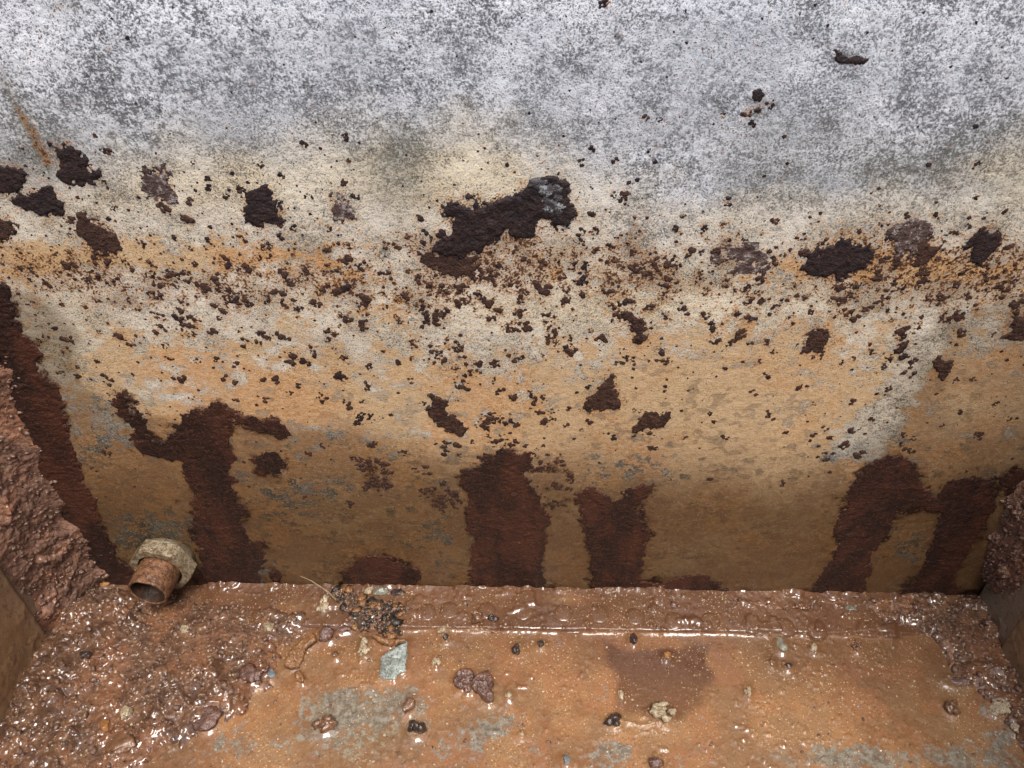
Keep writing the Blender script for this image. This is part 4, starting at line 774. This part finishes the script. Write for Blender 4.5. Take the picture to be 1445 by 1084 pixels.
CRUST_PTS = []
def corner_crust(name, sgn, prof, seed, label, amp):
    """prof: list of (z, reach along back wall, reach along side wall, bulge)"""
    prof = np.array(prof); zz = np.arange(prof[0, 0], prof[-1, 0], 0.0007); tt = np.linspace(0, 1, 120)
    T, Zg = np.meshgrid(tt, zz)
    b = np.interp(Zg, prof[:, 0], prof[:, 1]); s = np.interp(Zg, prof[:, 0], prof[:, 2]); bl = np.interp(Zg, prof[:, 0], prof[:, 3])
    n = (fbm(Zg*1.0, T*0.02, 70, 4, seed)-0.5)
    b = b*(1+0.5*n); s = s*(1-0.4*n)
    # quarter curve from the side wall (T=0) round the corner to the back wall (T=1)
    ang = T*pi/2; ex = 1-np.sin(ang)**1.0; ey = 1-np.cos(ang)**1.0
    px_ = (b*(1-np.cos(ang))); py_ = (s*(1-np.sin(ang)))
    arc = T*np.maximum(b+s, 0.01)
    L = lumps(arc, Zg, seed+3, 100)+0.10*(fbm(arc, Zg, 400, 2, seed+21)-0.5)
    fade = np.sin(np.clip(T, 0, 1)*pi)**1.1*sstep(prof[-1, 0], prof[-1, 0]-0.02, Zg)
    h = (bl*0.25+amp*(L-0.28))*fade-0.0012*(1-fade)
    nx, ny = np.cos(ang)*0.8+0.2, np.sin(ang)*0.8+0.2; m = np.hypot(nx, ny)
    x = sgn*(HW-0.0003-px_-h*nx/m); y = -0.0003-py_-h*ny/m
    co = np.stack([x, y, Zg], -1).reshape(-1, 3)
    q = grid_faces(*T.shape)
    CRUST_PTS.extend(co[np.random.default_rng(seed).integers(0, len(co), 700)].tolist())
    return tag(link(name, raw_mesh(name, co, q), M['crust']), label, 'crust', kind='stuff')
def reach(px, py): x, z = on_wall(px, py); return z, x
L = [reach(*p) for p in ((172, 838), (160, 818), (138, 788), (112, 745), (88, 700), (70, 655), (48, 600), (36, 550), (22, 505), (0, 465), (-30, 430))]
corner_crust('corner_crust', -1, [(z, max(x+HW, 0.004), sd, sd*0.4) for (z, x), sd in zip(L, (0.040, 0.040, 0.036, 0.040, 0.040, 0.038, 0.036, 0.032, 0.028, 0.02, 0.01))], 210, 'lumpy brown rust crust filling the left corner', 0.0058)
Rr = [reach(*p) for p in ((1392, 815), (1388, 795), (1392, 770), (1400, 745), (1412, 715), (1425, 690), (1450, 660))]
corner_crust('corner_crust', 1, [(z, max(HW-x, 0.004), sd, sd*0.4) for (z, x), sd in zip(Rr, (0.014, 0.022, 0.030, 0.034, 0.034, 0.03, 0.02))], 230, 'lumpy dark brown rust crust hanging in the right corner', 0.0060)

# ------------------------------------------------------------------ pipe fitting
def lathe(prof, m=40, ripple=None, seed=0):
    r = np.random.default_rng(seed); co = []; q = []
    for i, (rad, ax) in enumerate(prof):
        for j in range(m):
            a = 2*pi*j/m; k = 1+0.012*(r.random()-0.5)
            co.append((rad*k*cos(a), -ax, rad*k*sin(a)))
    for i in range(len(prof)-1):
        for j in range(m): q.append((i*m+j, i*m+(j+1) % m, (i+1)*m+(j+1) % m, (i+1)*m+j))
    return np.array(co), np.array(q)
fx_, fz_ = on_wall(238, 785)
fit = bpy.data.objects.new('pipe_fitting', None); COL.objects.link(fit); fit.location = (fx_, 0, fz_+0.001); fit.rotation_euler = (0, 0, radians(-7)); fit.empty_display_size = 0.02; fit.scale = (0.92, 0.95, 0.92)
tag(fit, 'rusty open pipe stub with a hexagonal nut low on the back wall', 'pipe fitting')
def jitter(co, amp, freq, seed):
    d = fbm(co[:, 0]+co[:, 1]*0.7+5, co[:, 2]-co[:, 1]*0.6+5, freq, 3, seed)-0.5
    n = co/np.maximum(np.linalg.norm(co*np.array([1, 0, 1]), axis=1, keepdims=True), 1e-6)*np.array([1, 0, 1]); return co+n*(d*amp)[:, None]
prof = [(0.0118, -0.004)]; prof += [(0.0150, -0.004)]
for k in range(0, 21):                                     # worn thread
    ax = 0.002+k*0.00125; prof.append((0.0146+(0.0004 if k % 2 else -0.0003), ax))
prof += [(0.0145, 0.0290), (0.0141, 0.0302), (0.0130, 0.0305), (0.0124, 0.0298)]
c, q = lathe(prof, 48, seed=4); c = c*np.array([0.93, 1, 0.93]); link('pipe', raw_mesh('pipe', jitter(c, 0.0013, 160, 3), q), M['pipe'], fit)
c, q = lathe([(0.0124, 0.0298), (0.0121, 0.0280), (0.0121, -0.004), (0.0, -0.0041)], 48, seed=5); c = c*np.array([0.93, 1, 0.93])
link('bore', raw_mesh('bore', jitter(c, 0.0006, 200, 5), q), M['bore'], fit)
def hex_nut(af, d0, d1, seed):
    R = af/2/cos(pi/6); m = 60; rings = ((R*0.98, d0), (R, d0+0.0012), (R, d1-0.0016), (R*0.955, d1-0.0003), (R*0.90, d1), (0.0150, d1), (0.0148, d0))
    co = []; q = []
    for k, (rr, ax) in enumerate(rings):
        for j in range(m):
            a = 2*pi*j/m; s = (a+radians(8)) % (pi/3)-pi/6
            hx = af/2/cos(s)
            rad = min(hx, rr) if k < 5 else rr*1.03
            if k in (1, 2): rad = min(hx, R*0.985)
            co.append((rad*cos(a), -ax, rad*sin(a)))
    for i in range(len(rings)-1):
        for j in range(m): q.append((i*m+j, i*m+(j+1) % m, (i+1)*m+(j+1) % m, (i+1)*m+j))
    return np.array(co), np.array(q)
c, q = hex_nut(0.0390, 0.0028, 0.0125, 1); link('hex_nut', raw_mesh('hex_nut', jitter(c, 0.0002, 90, 7), q, smooth=False), M['nut'], fit)
c, q = lathe([(0.0140, -0.003), (0.0186, -0.003), (0.0190, 0.0010), (0.0188, 0.0022), (0.0180, 0.0030), (0.0140, 0.0032)], 48, seed=9)
link('washer', raw_mesh('washer', jitter(c, 0.0012, 120, 11), q), M['washer'], fit)

# ------------------------------------------------------------------ loose pieces
import bmesh
def ico(sub, seed, sx, sy, sz, rough=0.35, facet=0.0):
    bm = bmesh.new(); bmesh.ops.create_icosphere(bm, subdivisions=sub, radius=1.0)
    co = np.array([v.co[:] for v in bm.verts]); tri = np.array([[v.index for v in f.verts] for f in bm.faces]); bm.free()
    r = np.random.default_rng(seed)
    if facet:
        for k in range(16):
            n = r.normal(size=3); n /= np.linalg.norm(n); d = co@n; lim = 0.50+0.32*r.random()
            co -= np.outer(np.clip(d-lim, 0, None), n)*facet
    o = r.random(3)*40
    d = fbm(co[:, 0]*1.0+o[0]+co[:, 2]*0.8, co[:, 1]+o[1]-co[:, 2]*0.6, 1.4, 3, seed)-0.5
    d2 = fbm(co[:, 0]+o[2]-co[:, 2], co[:, 1]+co[:, 2]+o[0], 4.0, 2, seed+1)-0.5
    co = co*(1+rough*d*2.2+rough*1.1*d2)[:, None]
    return co*np.array([sx, sy, sz]), tri
def base_z(x, y):
    z = floor_z(x, y)
    if SX0 < x < SX1 and y > -0.0305: z = STRIP_Z
    for (gx, gy, gh, gd) in (mudL, mudR, mudM, mudN):
        if gx[0, 0] <= x <= gx[0, -1] and gy[0, 0] <= y <= gy[-1, 0]:
            j = int(np.argmin(np.abs(gy[:, 0]-y))); i = int(np.argmin(np.abs(gx[0]-x)))
            if gd[j, i] > -0.002: z = max(z, float(gh[max(j-2, 0):j+3, max(i-2, 0):i+3].mean()))
    return z
for k, (shape, mat, px, py, hw, hd, hf, name, label, cat) in enumerate(ITEMS):
    x, y = F(px, py); a = hw*0.00045; b = hd*0.00055; h = min(a, b)*hf; seed = 1000+k*11
    z = base_z(x, y)
    if shape == 'rock':
        co, tri = ico(3, seed, a, b, h, 0.34, 1.0)
    elif shape == 'flake':
        co, tri = ico(3, seed, a, b, max(h, 0.0013), 0.45, 0.9); co[:, 2] *= 0.8
        co[:, 2] += 0.12*co[:, 0]
    else:
        n = 7 if shape == 'cluster' else 16; parts = []; tris = []; bs = 0; r = np.random.default_rng(seed)
        for j in range(n):
            s = (0.55 if shape == 'cluster' else 0.34)*(0.7+0.6*r.random()); th = r.random()*2*pi; rd = math.sqrt(r.random())*(1-s*0.6) if j else 0
            c, t = ico(2, seed+j, a*s, b*s, max(h*s*1.3, 0.0006), 0.5, 0.6); c += np.array([a*rd*cos(th), b*rd*sin(th), h*(0.2+0.5*r.random())*(1-rd)])
            parts.append(c); tris.append(t+bs); bs += len(c)
        co, tri = np.concatenate(parts), np.concatenate(tris)
    lift = -co[:, 2].min()*0.30
    tag(link(name, raw_mesh(name, co, np.zeros((0, 4)), tri), M[mat], None, (x, y, z+lift-0.0003)), label, cat)
for k, (poly, mat, th, name, label, cat) in enumerate(FLAKES):
    P = np.array(FPOLY[k]); c0 = P.mean(0); P = P-c0; res = 0.00045
    gx = np.arange(P[:, 0].min()-res, P[:, 0].max()+2*res, res); gy = np.arange(P[:, 1].min()-res, P[:, 1].max()+2*res, res)
    x, y = np.meshgrid(gx, gy); s = 500+k*9
    d = sdf_poly(x+(fbm(x, y, 500, 3, s)-0.5)*0.0012, y+(fbm(x, y, 500, 3, s+1)-0.5)*0.0012, P)
    keep = (d[:-1, :-1]+d[1:, 1:])/2 > 0
    z0 = base_z(*c0)-0.0002
    curl = {'wood': 0.35, 'flake': 0.0, 'zinc': 0.0}[mat]
    tp = th*(0.8+0.35*sstep(0, 0.0012, d))+(fbm(x, y, 420, 4, s+2)-0.5)*0.0012*(2.2 if mat == 'flake' else 0.6)+0.05*y+curl*np.abs(x)
    if mat == 'flake': f1, f2, v = worley(x, y, 330, s); tp = tp+0.0012*(v-0.5)*np.clip(1-f1, 0, 1)
    bt = np.maximum(tp-th, -0.0002+0*x)-0.0006
    co, q, _ = solid_from_grid(np.stack([x, y, tp], -1), np.stack([x, y, bt], -1), keep)
    tag(link(name, raw_mesh(name, co, q, smooth=(mat != 'zinc')), M[mat], None, (c0[0], c0[1], z0)), label, cat)

# a thin pale root standing out of the leaf mould
pts = [(424, 813, 0.004), (440, 820, 0.007), (452, 828, 0.008), (464, 836, 0.007), (474, 846, 0.005)]
path = []
for px, py, dz in pts:
    d = ray(px, py); y = -0.008-0.004*(px-424)/40; t = (y-CAM_LOC[1])/d[1]; path.append(np.array(CAM_LOC)+t*d)
co, q = [], []
for i, p in enumerate(path):
    rr = (0.0002, 0.0003, 0.0005, 0.0008, 0.0011)[i]
    for j in range(6): a = 2*pi*j/6; co.append(p+np.array([0, rr*cos(a), rr*sin(a)]))
for i in range(len(path)-1):
    for j in range(6): q.append((i*6+j, i*6+(j+1) % 6, i*6+6+(j+1) % 6, i*6+6+j))
tag(link('root', raw_mesh('root', co, q), M['root']), 'thin pale root sticking out of the leaf mould', 'root')

# uncountable grit and sand
def scatter(name, mat, pts, smin, smax, seed, label, flat=0.75):
    r = np.random.default_rng(seed); base, tri = ico(1, seed, 1, 1, flat, 0.6, 0.9); n = len(pts)
    s = smin+(smax-smin)*r.random(n)**2.5; a = r.random(n)*2*pi; st = 0.7+0.6*r.random((n, 3))
    b = base[None]*st[:, None]*s[:, None, None]
    co = np.stack([b[..., 0]*np.cos(a)[:, None]-b[..., 1]*np.sin(a)[:, None], b[..., 0]*np.sin(a)[:, None]+b[..., 1]*np.cos(a)[:, None], b[..., 2]], -1)+np.array(pts)[:, None]
    t = tri[None]+(np.arange(n)*len(base))[:, None, None]
    return tag(link(name, raw_mesh(name, co.reshape(-1, 3), np.zeros((0, 4)), t.reshape(-1, 3)), M[mat]), label, 'grit', kind='stuff')
def on_sludge(m, n, seed, lift=0.0002, dmin=0.0):
    x, y, h, d = m; ok = np.argwhere(d > dmin); r = np.random.default_rng(seed); k = ok[r.integers(0, len(ok), n)]
    return [(x[i, j], y[i, j], h[i, j]+lift) for i, j in k]
scatter('grit', 'grit', on_sludge(mudL, 800, 1)+on_sludge(mudR, 400, 2)+on_sludge(mudM, 180, 3), 0.0006, 0.0030, 31, 'brown grit mixed into the sludge')
scatter('grit', 'grit', CRUST_PTS, 0.0005, 0.0024, 35, 'brown grit stuck to the corner crusts')
scatter('sand', 'sand', on_sludge(mudL, 260, 4)+on_sludge(mudR, 160, 5)+on_sludge(mudN, 120, 6)+
        [(x, y, base_z(x, y)) for x, y in zip(rng.uniform(-0.25, 0.28, 900), rng.uniform(-0.15, -0.003, 900))], 0.0003, 0.0013, 32, 'pale sand grains sprinkled over the wet floor')
scatter('leaf_litter', 'black', on_sludge(mudN, 130, 7, 0.0004), 0.0006, 0.0048, 33, 'black crumbled leaf litter on the mould heap', 0.35)
scatter('leaf_litter', 'wood', on_sludge(mudN, 90, 17, 0.0008), 0.0006, 0.0040, 36, 'brown leaf crumbs on the mould heap', 0.3)
scatter('grit', 'grit', on_sludge(mudN, 420, 8, 0.0006)+[(x, y, base_z(x, y)) for x, y in zip(rng.uniform(-0.2, 0.28, 220), rng.uniform(-0.15, -0.003, 220))], 0.0005, 0.0020, 34, 'brown grit on the leaf mould and the open floor')
